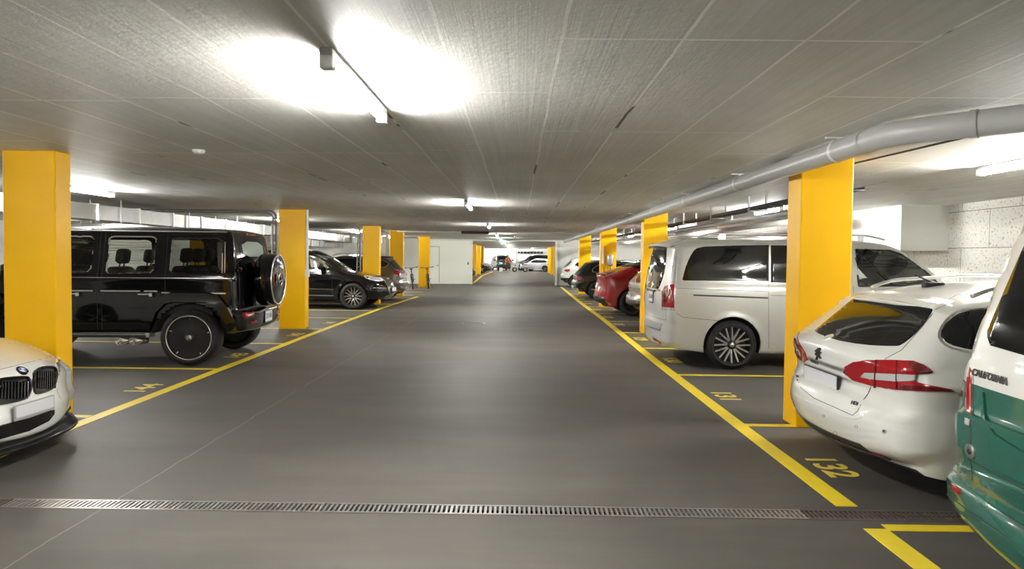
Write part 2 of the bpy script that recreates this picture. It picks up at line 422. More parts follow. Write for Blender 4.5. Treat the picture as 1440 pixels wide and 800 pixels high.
bm = bmesh.new()
lathe(bm, [(0, .006), (.27, .006), (.29, .004), (.29, 0)], Matrix.Rotation(PI/2, 4, 'X'), 40)
for k in range(-4, 5):
    hw = math.sqrt(.24**2 - (k*.05)**2); box(bm, -hw, hw, k*.05-.008, k*.05+.008, .005, .011)
mh = from_bm('manhole_cover', bm, mat('cast_iron', (.20, .195, .18), .45, .4)); mh.location = (-1.03, 15.0, 0)
tag(mh, 'round cast iron manhole cover in the middle of the lane', 'manhole cover')

# ---- light fittings
EM = mat('lit_tube', (1, 1, 1), .4, emit=(1, .985, .94), estr=60)
def make_fixture():
    r = empty('ceiling_light')
    bm = bmesh.new(); box(bm, -.03, .03, 0, 1.25, -.045, -.0, .004); from_bm('housing', bm, mat('fitting_grey', (.30, .30, .30), .45), r)
    bm = bmesh.new(); tube(bm, [(0, .06, -.069), (0, 1.19, -.069)], .019, 14); from_bm('tube', bm, EM, r)
    for y in (0, 1.19):
        bm = bmesh.new(); box(bm, -.033, .033, y, y+.06, -.095, -.028, .008); from_bm('end_cap', bm, WHITEP, r)
    return r
fx0 = make_fixture(); used = False
def fixture(x, y, label, group):
    global used
    o = fx0 if not used else copy_tree(fx0); used = True
    o.location = (x, y, H); tag(o, label, 'lamp', group); return o
lane = [(2.95, 'nearest bright tube lamp on the ceiling over the lane'), (10.8, 'second tube lamp over the lane, seen end on'), (18.5, 'third tube lamp over the lane'),
        (26.0, 'fourth tube lamp over the lane, added to light the fire door'), (31.8, 'fifth tube lamp over the lane, added to brighten the fire door')]  # the last two are added to brighten the fire door wall
for y, lb in lane: fixture(-.89, y, lb, 'tube lamps over the lane')
for y, lb in [(-5.0, 'unseen fill lamp added over the lane behind the camera')]: fixture(-.89, y, lb, 'tube lamps over the lane')  # unseen lamp added as fill from behind the camera
for i, y in enumerate((41, 48, 55, 62, 69)): fixture(-.89, y, f'{ordn(i)} tube lamp beyond the fire door over the lane', 'tube lamps beyond the fire door')
for i, (x, y) in enumerate(((-4.5, 68), (1.6, 68), (-4.5, 75), (1.6, 75), (-1.5, 76))): fixture(x, y, ['left', 'right', 'rear left', 'rear right', 'rearmost'][i] + ' added tube lamp brightening the cars at the far wall', 'added tube lamps at the far wall')  # lamps added to brighten the cars and walls at the far end
for i, y in enumerate((44, 53, 62, 71)):
    fixture(-6.0, y, f'{ordn(i)} tube lamp beyond the fire door on the left', 'tube lamps beyond the fire door')
    fixture(4.8, y, f'{ordn(i)} tube lamp beyond the fire door on the right', 'tube lamps beyond the fire door')
for i, y in enumerate((1.4, 8.75, 16.6, 24.2, 31.0)): fixture(-6.35, y, f'{ordn(i)} tube lamp over the left parking bays', 'tube lamps over the left bays')
for i, y in enumerate((-3.0, 5.25, 11.3, 18.6, 25.6, 32.0)): fixture(4.62, y, f'{ordn(i)} tube lamp over the right parking bays', 'tube lamps over the right bays')
for i, y in enumerate((6, 15, 23, 30.5)): fixture(-11.8, y, f'{ordn(i)} tube lamp of the back aisle on the far left', 'tube lamps of the back aisle')

# ---- big grey pipe
bm = bmesh.new()
tube(bm, fillet([(2.50, 34.5, 2.425), (2.47, 4.32, 2.425), (4.6, 2.15, 2.425), (7.1, 2.15, 2.425)], .16, 6), .083, 20)
from_p = from_bm('drain_pipe', bm, GREYP, empty('ceiling_pipe', (0, 0, 0), 0, 'large grey pipe under the ceiling along the right bays, bending right', 'pipe'))
pr = from_p.parent; pr.location = (2.47, 6, 0); from_p.location = (-2.47, -6, 0)
bm = bmesh.new()
for y in (5.0, 7.2, 9.4, 11.6, 13.8, 16, 18.2, 20.4, 22.6, 24.8, 27, 29.2, 31.4, 33.6):
    b2 = bmesh.new(); tube(b2, [(0.005, y-6-.02, 2.425), (0.005, y-6+.02, 2.425)], .089, 18, False)
    box(b2, -.012, .012, y-6-.01, y-6+.01, 2.5, H); box(b2, -.1, .1, y-6-.012, y-6+.012, H-.01, H)
    from_bm('pipe_clamp', b2, WHITEP, pr)
for (a, b_) in (((2.47, 4.62, 2.425), (2.47, 4.58, 2.425)), ((2.78, 4.0, 2.425), (2.81, 3.97, 2.425))):
    b2 = bmesh.new(); tube(b2, [Vector(a)-Vector((2.47, 6, 0)), Vector(b_)-Vector((2.47, 6, 0))], .088, 18, False); from_bm('pipe_joint', b2, GREYP, pr)
bm.free()

# ---- cable tray on the right with drop brackets
tr = empty('cable_tray', (3.6, 20, 0), 0, 'grey steel cable tray hanging under the ceiling over the right bays', 'cable tray')
bm = bmesh.new()
for s in (-.1, .1): box(bm, s-.003, s+.003, -13.1, 14.4, 2.33, 2.37)
for k in range(92): box(bm, -.1, .1, -13.1+k*.3, -13.06+k*.3, 2.328, 2.334)
from_bm('tray_rails', bm, mat('tray_steel', (.09, .09, .09), .45, .5), tr)
bm = bmesh.new()
for k in range(3): tube(bm, [(-.06+.05*k, -12.9, 2.345), (-.06+.05*k, 14.4, 2.345)], .012, 6)
from_bm('cables', bm, mat('cable_black', (.02, .02, .02), .5), tr)
for y in np.arange(-12.2, 14.4, 1.9):
    bm = bmesh.new()
    for s in (-.13, .13): box(bm, s-.014, s+.014, y-.012, y+.012, 2.29, H)
    box(bm, -.13, .13, y-.012, y+.012, 2.295, 2.32)
    from_bm('bracket', bm, GALV, tr)
for (xx, z, r, y0, y1, lb) in [(4.15, 2.3, .05, 9, 35.6, 'slim silver pipe beside the cable tray on the right'), (5.6, 2.36, .06, 12, 35.6, 'white lagged pipe near the right wall')]:
    bm = bmesh.new(); tube(bm, [(0, 0, 0), (0, y1-y0, 0)], r, 12)
    for y in np.arange(1, y1-y0, 2.5): box(bm, -.006, .006, y-.006, y+.006, 0, H-z-.002)
    o = from_bm('service_pipe', bm, GALV if xx < 5 else WHITEP); o.location = (xx, y0, z); tag(o, lb, 'pipe')
bm = bmesh.new(); tube(bm, [(0, 0, 0), (.35, -3.8, 0)], .006, 6); tube(bm, [(0.03, 0, 0), (.38, -3.8, 0)], .005, 6)
o = from_bm('ceiling_cable', bm, mat('cable_black', (.02, .02, .02), .5)); o.location = (3.2, 6.8, H-.008); tag(o, 'pair of thin cables fixed to the ceiling above the right pillar', 'cable')

# ---- ducts on the left
def duct(x0, x1, y0, y1, z0, z1, label, step=1.2):
    r = empty('air_duct', ((x0+x1)/2, (y0+y1)/2, z0), 0, label, 'duct', 'air ducts on the left')
    bm = bmesh.new(); w, d = (x1-x0)/2, (y1-y0)/2; box(bm, -w, w, -d, d, 0, z1-z0); from_bm('duct_body', bm, GALV, r)
    long_y = d > w; L_ = d if long_y else w
    t = -L_
    while t <= L_+.01:
        bm = bmesh.new()
        if long_y: box(bm, -w-.02, w+.02, t-.015, t+.015, -.02, z1-z0+.02)
        else: box(bm, t-.015, t+.015, -d-.02, d+.02, -.02, z1-z0+.02)
        from_bm('flange', bm, mat('flange_steel', (.7, .7, .68), .35, .7), r)
        t += step
    t = -L_+.6
    while t < L_:
        for s in (-1, 1):
            bm = bmesh.new()
            if long_y: box(bm, s*(w+.03)-.008, s*(w+.03)+.008, t-.012, t+.012, -.03, H-z0)
            else: box(bm, t-.012, t+.012, s*(d+.03)-.008, s*(d+.03)+.008, -.03, H-z0)
            from_bm('hanger', bm, GALV, r)
        t += step*2
    return r
duct(-7.75, -7.25, 8.6, 27.5, 2.14, 2.40, 'long galvanised duct running above the black off-roader and on behind it')
duct(-12.6, -8.4, 17.5, 18.0, 2.0, 2.36, 'galvanised duct crossing behind the black off-roader roof')
duct(-9.9, -9.2, 20, 33.6, 1.95, 2.25, 'lower galvanised duct above the back row on the left')
duct(-8.4, -5.9, 27.8, 28.2, 2.1, 2.35, 'short duct branch above the black SUV')
def conduit(x_in, x_p, y, zdown, label):
    o = empty('cable_conduit', (x_p, y, 0), 0, label, 'conduit', 'conduits at the left pillars')
    bm = bmesh.new()
    tube(bm, fillet([(x_in-x_p, 0, 2.50), (0, 0, 2.50), (0, 0, zdown)], .18, 6), .018, 8)
    tube(bm, fillet([(x_in-x_p, 0, 2.455), (-.07, 0, 2.455), (-.07, 0, zdown)], .14, 6), .014, 8)
    from_bm('conduit_tubes', bm, mat('conduit_grey', (.22, .22, .22), .4), o)
    bm = bmesh.new(); box(bm, -.10, -.075, -.01, .02, zdown, 2.22); box(bm, .02, .045, -.01, .02, zdown, 2.3)
    for z in np.arange(zdown+.1, 2.2, .18): box(bm, -.10, .045, -.005, .02, z, z+.02)
    from_bm('rail', bm, WHITEP, o)
conduit(-9.3, -5.16, 13.62, 1.0, 'cable conduit coming down the left side of the pillar beside the black off-roader')
conduit(-9.3, -5.16, 20.85, .9, 'cable conduit coming down the left side of the pillar behind the black SUV')
conduit(-9.3, -5.02, 24.7, .9, 'cable conduit beside the pillar behind the bronze SUV')
o = empty('junction_box', (-4.50, 13.58, 0), 0, 'white cable trunking with a small box on the right side of the second left pillar', 'junction box')
bm = bmesh.new(); box(bm, 0, .03, 0, .06, 1.25, H); from_bm('trunking', bm, WHITEP, o)
bm = bmesh.new(); box(bm, -.03, .05, -.02, .07, 1.1, 1.25, .006); from_bm('socket_box', bm, WHITEP, o)
# cross conduit and dark box over the lane
bm = bmesh.new(); tube(bm, [(-4.6, 0, 0), (2.4, 0, 0)], .02, 8)
for x in np.arange(-4.3, 2.3, 1.1): box(bm, x-.03, x+.03, -.03, .03, 0, .03)
o = from_bm('cross_pipe', bm, WHITEP); o.location = (0, 24.4, H-.03); tag(o, 'thin pale pipe crossing the ceiling over the lane', 'pipe')
bm = bmesh.new(); box(bm, -.52, .52, -.1, .1, -.05, .05, .01); o = from_bm('sensor_box', bm, mat('brown_box', (.05, .03, .028), .5)); o.location = (-1.62, 24.2, H-.06); tag(o, 'long dark brown box on the ceiling over the lane', 'ceiling box')
bm = bmesh.new(); box(bm, -.12, .12, -.03, .03, -.05, .05, .01); o = from_bm('exit_sign', bm, mat('green_sign', (.01, .3, .12), .4, emit=(.05, 1, .45), estr=3)); o.location = (-.78, 33.3, 2.36); tag(o, 'small glowing green emergency sign over the lane', 'sign')
rt = bmesh.new(); box(rt, -.008, .008, -.008, .008, .05, .17); from_bm('hanger', rt, WHITEP, o)
bm = bmesh.new(); bmesh.ops.create_uvsphere(bm, u_segments=16, v_segments=8, radius=.06)
for f in bm.faces: f.smooth = True
box(bm, -.05, .05, -.05, .05, .02, .08); o = from_bm('camera_dome', bm, WHITEP); o.location = (-.12, 30, H-.08); tag(o, 'white round ceiling camera over the lane', 'camera')

# ---- sliding fire door, its rail and the receiving post
WD = mat('door_white', (.88, .89, .81), .45)
fd = empty('fire_door', (-3.6, YG-.1, 0), 0, 'large white sliding fire door standing open at the left of the lane', 'door')
bm = bmesh.new(); box(bm, -1.35, 1.0, -.05, .05, .02, 2.42, .008); from_bm('door_panel', bm, WD, fd)
bm = bmesh.new(); box(bm, .98, 1.07, -.08, .08, 0.01, 2.45, .006); box(bm, -1.4, 1.07, -.06, .06, 2.42, 2.45); from_bm('edge_profile', bm, mat('door_edge', (.85, .85, .78), .4), fd)
bm = bmesh.new(); box(bm, .80, .86, -.075, -.05, 1.1, 1.25, .006); from_bm('pull_handle', bm, PLASTIC, fd)
pd = bmesh.new()
for (a, b_, c, d) in ((-1.72, -.78, 2.08, 2.10), (-1.73, -1.71, .1, 2.10), (-.79, -.77, .1, 2.10)): box(pd, a, b_, -.056, -.05, c, d)
from_bm('wicket_outline', pd, mat('door_gap', (.15, .15, .14), .6), fd)
bm = bmesh.new(); box(bm, -.92, -.84, -.10, -.05, 1.03, 1.06, .004); box(bm, -.86, -.84, -.06, -.05, 1.0, 1.09); from_bm('lever_handle', bm, PLASTIC, fd)
bm = bmesh.new(); box(bm, -1.72, -1.35, -.05, -.045, .02, 2.42); from_bm('side_leaf', bm, WD, fd)
bm = bmesh.new(); box(bm, -5.2, 2.5, -.05, .03, 2.45, 2.51); o = from_bm('door_rail', bm, mat('rail_white', (.7, .7, .66), .4, .2)); o.location = (0, YG-.12, 0); tag(o, 'white overhead rail of the sliding fire door crossing the lane', 'door rail')
bm = bmesh.new(); box(bm, -.06, .06, -.12, .12, 0, 2.44, .006); o = from_bm('door_post', bm, mat('door_edge', (.85, .85, .78), .4)); o.location = (2.15, YG-.02, 0); tag(o, 'white upright receiving post of the fire door on the right', 'door post')
struct(wall('trim_1', 2.21, 2.32, YG, YG+.2))

bm = bmesh.new(); lathe(bm, [(.0005, -.035), (.03, -.035), (.05, -.02), (.055, 0)], Matrix.Rotation(PI/2, 4, 'X'), 24)
o = from_bm('smoke_detector', bm, WHITEP); o.location = (-2.95, 5.9, H); tag(o, 'small white disc shaped detector on the ceiling at the left', 'detector')
# ---- wall box charger on the third right pillar
ch = empty('charging_box', (2.93, 20.4, 1.5), 0, 'grey charging box with cable on a yellow pillar', 'charger')
bm = bmesh.new(); box(bm, -.10, .10, -.13, -.002, -.18, .18, .05)
from_bm('box_body', bm, mat('charger_grey', (.42, .43, .45), .3, .3), ch, True)
bm = bmesh.new(); tube(bm, fillet([(0, -.06, -.17), (.02, -.06, -.5), (-.18, -.06, -.55), (-.2, -.06, -.2)], .08, 5), .012, 8); from_bm('charging_cable', bm, PLASTIC, ch)
bm = bmesh.new(); box(bm, 0, .06, -.04, -.002, 0, .55, .004); o = from_bm('trunking', bm, WHITEP); o.location = (2.67, 20.4, 1.38); tag(o, 'white vertical trunking left of the charging box', 'trunking')
# ================================================================ car kit
def catmull(P, n=8):
    P = np.asarray(P, float); out = []
    Q = np.vstack([2*P[0]-P[1], P, 2*P[-1]-P[-2]])
    for i in range(1, len(Q)-2):
        p0, p1, p2, p3 = Q[i-1], Q[i], Q[i+1], Q[i+2]
        def dt(a, b): return max(np.linalg.norm(a[:2]-b[:2])**.5, 1e-3)
        t0 = 0; t1 = t0+dt(p0, p1); t2 = t1+dt(p1, p2); t3 = t2+dt(p2, p3)
        m = max(2, min(14, int(np.linalg.norm(p2[:2]-p1[:2])/.035)+1))
        for t in np.linspace(t1, t2, m, endpoint=False):
            A1 = (t1-t)/(t1-t0)*p0+(t-t0)/(t1-t0)*p1; A2 = (t2-t)/(t2-t1)*p1+(t-t1)/(t2-t1)*p2; A3 = (t3-t)/(t3-t2)*p2+(t-t2)/(t3-t2)*p3
            B1 = (t2-t)/(t2-t0)*A1+(t-t0)/(t2-t0)*A2; B2 = (t3-t)/(t3-t1)*A2+(t-t1)/(t3-t1)*A3
            out.append((t2-t)/(t2-t1)*B1+(t-t1)/(t2-t1)*B2)
    out.append(Q[-2]); return np.array(out)

def chaikin(pts, n):
    for _ in range(n):
        o = []
        for i in range(len(pts)):
            a, b = pts[i], pts[(i+1) % len(pts)]
            o.append((.75*a[0]+.25*b[0], .75*a[1]+.25*b[1])); o.append((.25*a[0]+.75*b[0], .25*a[1]+.75*b[1]))
        pts = o
    return pts
def densify(pts, h, closed=True):
    out = []; n = len(pts)
    for i in range(n if closed else n-1):
        a, b = Vector(pts[i]), Vector(pts[(i+1) % n]); m = max(1, int((b-a).length/h))
        for k in range(m): out.append(tuple(a.lerp(b, k/m)))
    if not closed: out.append(tuple(pts[-1]))
    return out
def fill2d(loops, h):
    """planar mesh of a polygon with holes, cut on a grid of pitch h -> verts (N,2), faces"""
    bm = bmesh.new(); es = []
    for lp in loops:
        vs = [bm.verts.new((p[0], p[1], 0)) for p in lp]
        for a, b in zip(vs, vs[1:]+vs[:1]): es.append(bm.edges.new((a, b)))
    bmesh.ops.triangle_fill(bm, edges=es, use_beauty=False, normal=(0, 0, 1))
    xs = [v.co.x for v in bm.verts]; ys = [v.co.y for v in bm.verts]
    for ax, lo, hi in ((0, min(xs), max(xs)), (1, min(ys), max(ys))):
        n = int((hi-lo)/h)
        for k in range(1, n+1):
            c = Vector((0, 0, 0)); c[ax] = lo + (hi-lo)*k/(n+1); nn = Vector((0, 0, 0)); nn[ax] = 1
            bmesh.ops.bisect_plane(bm, geom=bm.verts[:]+bm.edges[:]+bm.faces[:], dist=1e-5, plane_co=c, plane_no=nn)
    bmesh.ops.remove_doubles(bm, verts=bm.verts, dist=h*.02)
    bmesh.ops.recalc_face_normals(bm, faces=bm.faces)
    bm.verts.index_update()
    if sum(f.normal.z for f in bm.faces) < 0:
        bmesh.ops.reverse_faces(bm, faces=bm.faces)
    V = np.array([(v.co.x, v.co.y) for v in bm.verts]); Fc = [tuple(v.index for v in f.verts) for f in bm.faces]
    # boundary loops
    nxt = {}
    for e in bm.edges:
        if len(e.link_faces) == 1:
            a, b = e.verts[0].index, e.verts[1].index; nxt.setdefault(a, []).append(b); nxt.setdefault(b, []).append(a)
    loops_out = []; seen = set()
    for s in nxt:
        if s in seen: continue
        lp = [s]; seen.add(s); cur = s
        while True:
            c = [q for q in nxt[cur] if q not in seen]
            if not c: break
            cur = c[0]; lp.append(cur); seen.add(cur)
        if len(lp) > 2: loops_out.append(lp)
    bm.free()
    loops_out.sort(key=lambda lp: -(V[lp].max(0)-V[lp].min(0)).prod())
    return V, Fc, loops_out

def interp(tab, x):
    t = np.asarray(tab, float); return np.interp(x, t[:, 0], t[:, 1])
def smooth_tab(tab, n=6):
    t = np.asarray(tab, float); xs = []; ys = []
    c = catmull(t, n); return c

class Car:
    """body shell with x forward from the rear bumper, y to the left, z up"""
    def __init__(s, root, prof, sec, wheels, wr, taper=None, zb=.22, cell=.05, holes=(), nu=16, paint=None, lower=None, splits=(), extra=None, flare=.012, arch=.05, two=None, nsig=.16):
        s.root = root; s.sec = smooth_tab(sec); s.taper = smooth_tab(taper) if taper else np.array([[0, 1], [9, 1.]])
        s.wheels = wheels; s.wr = wr; s.extra = extra; s.flare = flare
        C = catmull(prof); s.C = C
        T = np.gradient(C[:, :2], axis=0); T /= np.linalg.norm(T, axis=1)[:, None]+1e-9
        N = np.stack([-T[:, 1], T[:, 0]], 1)            # path goes rear->roof->front: outward is left-hand side
        # smooth normals a little
        sl = np.r_[0, np.cumsum(np.linalg.norm(np.diff(C[:, :2], axis=0), axis=1))]
        sig = nsig
        Wt = np.exp(-((sl[:, None]-sl[None, :])/sig)**2)*np.gradient(sl)[None, :]
        N = Wt @ N
        N /= np.linalg.norm(N, axis=1)[:, None]
        E = C[:, :2]-N*C[:, 4:5]
        s.E, s.N, s.R, s.cr = E, N, C[:, 2:4], C[:, 4]
        ra = wr+arch; bot = []
        xr, xf = E[0, 0], E[-1, 0]
        zr, zf = E[0, 1], E[-1, 1]
        # bottom path front -> rear
        pts = []
        for wx in sorted(wheels, reverse=True):
            z0 = zb; c = wr
            half = math.sqrt(max(ra**2-(c-z0)**2, 0)); a0 = math.atan2(z0-c, half)
            arc = [(wx+ra*math.cos(t), c+ra*math.sin(t)) for t in np.linspace(a0, PI-a0, 18)]
            pts += arc
        # ease from bumper bottoms to sill height
        first = [(min(xf-.05, pts[0][0]+.25), min(zf, zb+.04))] if xf-.1 > pts[0][0] else []
        last = [(max(xr+.05, pts[-1][0]-.25), min(zr, zb+.04))] if xr+.1 < pts[-1][0] else []
        bot = first+pts+last
        bot = densify(bot, cell, False)
        outer = [tuple(p) for p in E]+[tuple(p) for p in bot]
        # drop near-duplicates
        o2 = [outer[0]]
        for p in outer[1:]:
            if (Vector(p)-Vector(o2[-1])).length > .004: o2.append(p)
        outer = o2
        s.outer = outer
        V, Fc, lps = fill2d([outer]+[densify(h_, cell) for h_ in holes], cell)
        B = lps[0]
        nE = s.nearest(V); W = s.W(V, nE)
        n = len(V)
        # local frame: (a, b, z); sheet right (b<0) and left
        verts = [(V[i, 0], -W[i], V[i, 1]) for i in range(n)]+[(V[i, 0], W[i], V[i, 1]) for i in range(n)]
        faces = [f for f in Fc]+[tuple(n+i for i in f[::-1]) for f in Fc]
        mats_i = [0]*len(faces)
        # orientation of loop B
        Eend0, Eend1 = E[0], E[-1]
        off = []; isbot = []
        for i in B:
            d, seg, t = nE[0][i], nE[1][i], nE[2][i]
            crv = s.cr[seg]*(1-t)+s.cr[min(seg+1, len(s.cr)-1)]*t; nn = s.N[seg]
            if d < .002: off.append(nn*crv); isbot.append(False)
            else:
                d0 = np.linalg.norm(V[i]-Eend0); d1 = np.linalg.norm(V[i]-Eend1)
                if d0 < d1: o_ = s.N[0]*s.cr[0]*max(0, 1-d0/.35)
                else: o_ = s.N[-1]*s.cr[-1]*max(0, 1-d1/.35)
                off.append(o_); isbot.append(True)
        off = np.array(off)
        us = np.sin(np.linspace(-PI/2, PI/2, nu+1)); us = .35*np.linspace(-1, 1, nu+1)+.65*us
        rows = []
        for k, u in enumerate(us):
            if k == 0: rows.append([i for i in B]); continue
            if k == nu: rows.append([n+i for i in B]); continue
            r_ = []
            for j, i in enumerate(B):
                f = 1-abs(u)**2.2
                verts.append((V[i, 0]+off[j, 0]*f, W[i]*u, V[i, 1]+off[j, 1]*f)); r_.append(len(verts)-1)
            rows.append(r_)
        m = len(B)
        for k in range(nu):
            for j in range(m):
                a, b = rows[k][j], rows[k][(j+1) % m]; c, d = rows[k+1][(j+1) % m], rows[k+1][j]
                faces.append((a, b, c, d)); mats_i.append(1 if (isbot[j] and isbot[(j+1) % m]) else 0)
        bm = bmesh.new(); bv = [bm.verts.new(v) for v in verts]
        for f, mi in zip(faces, mats_i):
            try: ff = bm.faces.new([bv[i] for i in f]); ff.material_index = mi; ff.smooth = True
            except ValueError: pass
        bmesh.ops.remove_doubles(bm, verts=bm.verts, dist=.0005)
        bmesh.ops.recalc_face_normals(bm, faces=bm.faces)
        if two:     # (z(a)=z0+slope*a height of the colour split, material index 2 below)
            z0, z1, LL = two
            no = Vector((-(z1-z0), 0, LL)).normalized()
            bmesh.ops.bisect_plane(bm, geom=bm.verts[:]+bm.edges[:]+bm.faces[:], dist=1e-5, plane_co=(0, 0, z0), plane_no=no)
            for f in bm.faces:
                c = f.calc_center_median()
                if f.material_index == 0 and c.z < z0+(z1-z0)*c.x/LL: f.material_index = 2
        if lower is not None:
            zl = lower
            bmesh.ops.bisect_plane(bm, geom=bm.verts[:]+bm.edges[:]+bm.faces[:], dist=1e-5, plane_co=(0, 0, zl), plane_no=(0, 0, 1))
            for f in bm.faces:
                c = f.calc_center_median()
                if f.material_index == 0 and c.z < zl: f.material_index = 1
        s.paint = paint
        ms = [paint, UNDER if lower is None else PLASTIC]
        me = bpy.data.meshes.new('body'); bm.to_mesh(me)
        s.bvh = BVHTree.FromBMesh(bm); bm.free()
        for p in me.polygons: p.use_smooth = True
        for q in ms: me.materials.append(q)
        if two: me.materials.append(two_mat[0])
        s.body = ob('body', me, root)
        s.M = None
    def nearest(s, V):
        E = s.E; A = E[:-1]; D = E[1:]-A; L2 = (D**2).sum(1)+1e-12
        bd = np.full(len(V), 1e9); bs = np.zeros(len(V), int); bt = np.zeros(len(V))
        for i in range(len(A)):
            t = np.clip(((V-A[i])@D[i])/L2[i], 0, 1); q = A[i]+t[:, None]*D[i]; d = np.linalg.norm(V-q, axis=1)
            m = d < bd-1e-9; bd[m] = d[m]; bs[m] = i; bt[m] = t[m]
        return bd, bs, bt, None
    def W(s, V, ne):
        d, seg, t, _ = ne
        w = interp(s.sec, V[:, 1])*interp(s.taper, V[:, 0])
        # blend of rounding from a few boundary samples: sum over nearby outline of loss, take the largest
        E, R = s.E, s.R
        loss = np.zeros(len(V))
        for i in range(0, len(E)-1):
            A = E[i]; D = E[i+1]-A; L2 = (D**2).sum()+1e-12
            tt = np.clip(((V-A)@D)/L2, 0, 1); q = A+tt[:, None]*D; dd = np.linalg.norm(V-q, axis=1)
            rd = R[i, 0]*(1-tt)+R[i+1, 0]*tt; rl = R[i, 1]*(1-tt)+R[i+1, 1]*tt
            x = np.clip(dd/rd, 0, 1); l_ = rl*(1-np.sqrt(np.clip(1-(1-x)**2, 0, 1)))
            loss = np.maximum(loss, l_)
        w = w-loss
        if s.flare:
            for wx in s.wheels:
                r = np.hypot(V[:, 0]-wx, V[:, 1]-s.wr)-s.wr
                w = w+s.flare*np.clip(1-(r-.05)/.10, 0, 1)**2*(3-2*np.clip(1-(r-.05)/.10, 0, 1))
        if s.extra is not None: w = w+s.extra(V[:, 0], V[:, 1])
        return np.maximum(w, .05)
    # ---- placing
    def place(s, rot_deg, local, world):
        """rot about z; the local (a, b) point lands on world (X, Y)"""
        r = math.radians(rot_deg); a, b = local
        s.root.location = (world[0]-(a*math.cos(r)-b*math.sin(r)), world[1]-(a*math.sin(r)+b*math.cos(r)), 0)
        s.root.rotation_euler = (0, 0, r)
        s.M = Matrix.Translation(s.root.location) @ Matrix.Rotation(r, 4, 'Z'); s.Mi = s.M.inverted()
    # ---- projections on the shell
    def hit(s, p, mode):
        """2D feature coordinate -> (point, normal) on the shell"""
        if mode == 'right': o, d = Vector((p[0], -3, p[1])), Vector((0, 1, 0))
        elif mode == 'left': o, d = Vector((p[0], 3, p[1])), Vector((0, -1, 0))
        elif mode == 'rear': o, d = Vector((-3, p[0], p[1])), Vector((1, 0, 0))
        elif mode == 'front': o, d = Vector((9, p[0], p[1])), Vector((-1, 0, 0))
        elif mode == 'top': o, d = Vector((p[0], p[1], 4)), Vector((0, 0, -1))
        elif mode == 'pix':
            o = s.Mi @ Vector((0, 0, CAM_H)); d = s.Mi.to_3x3() @ ray(*p)
        h = s.bvh.ray_cast(o, d)
        if h[0] is None:
            # slide to the nearest place of the shell along the ray
            best = None
            for t in np.linspace(.5, 30, 120) if mode == 'pix' else np.linspace(1, 8, 40):
                q = s.bvh.find_nearest(o+d*float(t))
                if best is None or q[3] < best[3]: best = q
            h = best
        n = h[1]
        if n.dot(d) > 0: n = -n
        return h[0], n
    def patch(s, name, pts, mode, m, off=.003, thick=.008, grid=.045, rnd=0, parent=None, mirror=False, holes=()):
        pts = [tuple(p) for p in pts]
        if rnd: pts = chaikin(pts, rnd)
        sc = 1
        if mode == 'pix':
            d = (s.root.location-Vector((0, 0, 0))); sc = F/max(3.0, abs(s.M.translation.y))
        g = grid*sc
        V, Fc, lps = fill2d([densify(pts, g)]+[densify(h_, g) for h_ in holes], g)
        P, Nn = [], []
        for v in V:
            p, n = s.hit(v, mode); P.append(p+n*off); Nn.append(n)
        vs = list(P); fs = list(Fc)
        # orient
        k = max(range(len(fs)), key=lambda i: len(fs[i]))
        f = fs[k]; nn = (P[f[1]]-P[f[0]]).cross(P[f[2]]-P[f[1]])
        if nn.dot(Nn[f[0]]) < 0: fs = [q[::-1] for q in fs]
        for lp in lps:
            i0 = len(vs)
            for i in lp: vs.append(P[i]-Nn[i]*(off+thick))
            m_ = len(lp)
            for j in range(m_): fs.append((lp[j], i0+j, i0+(j+1) % m_, lp[(j+1) % m_]))
        out = []
        for mm in ((1, -1) if mirror else (1,)):
            v2 = [Vector((v.x, v.y*mm, v.z)) for v in vs]; f2 = fs if mm == 1 else [q[::-1] for q in fs]
            bm = bmesh.new(); bv = [bm.verts.new(v) for v in v2]
            for q in f2:
                if len(set(q)) < 3: continue
                try: ff = bm.faces.new([bv[i] for i in q]); ff.smooth = len(q) != 4 or True
                except ValueError: pass
            bmesh.ops.recalc_face_normals(bm, faces=bm.faces)
            me = bpy.data.meshes.new(name); bm.to_mesh(me); bm.free()
            for p_ in me.polygons: p_.use_smooth = True
            me.materials.append(m)
            out.append(ob(name, me, parent or s.root))
        return out[0] if len(out) == 1 else out
    def line(s, name, pts, mode, w, m, h=.002, closed=False, parent=None, mirror=False, rnd=0, step=.04, join=None, flat_off=0.0005):
        """a ribbon or moulding of width w (m) and height h following the shell"""
        if rnd and closed: pts = chaikin([tuple(p) for p in pts], rnd)
        sc = F/max(3.0, abs(s.M.translation.y)) if mode == 'pix' else 1
        D = densify([tuple(p) for p in pts], step*sc, closed)
        H_ = [s.hit(p, mode) for p in D]; n = len(H_)
        vs, fs = [], []
        for i in range(n):
            p, nn = H_[i]
            a = H_[(i-1) % n if closed else max(i-1, 0)][0]; b = H_[(i+1) % n if closed else min(i+1, n-1)][0]
            t = (b-a).normalized() if (b-a).length > 1e-6 else Vector((1, 0, 0)); sd = t.cross(nn).normalized()*w/2
            vs += [p-sd-nn*.002, p-sd*.8+nn*(h+flat_off), p+sd*.8+nn*(h+flat_off), p+sd-nn*.002]
        for i in range(n if closed else n-1):
            j = (i+1) % n
            for k in range(3): fs.append((i*4+k, i*4+k+1, j*4+k+1, j*4+k))
        if mirror and join is None:
            from_py(name, [Vector((v.x, -v.y, v.z)) for v in vs], [f[::-1] for f in fs], m, parent or s.root)
        elif mirror:
            o = len(vs); vs += [Vector((v.x, -v.y, v.z)) for v in vs]; fs += [tuple(o+i for i in f[::-1]) for f in fs]
        if join is not None:
            o = len(join[0]); join[0].extend(vs); join[1].extend([tuple(o+i for i in f) for f in fs]); return None
        return from_py(name, vs, fs, m, parent or s.root)
    def at(s, p, mode, off=0.0):
        q, n = s.hit(p, mode); return q+n*off, n
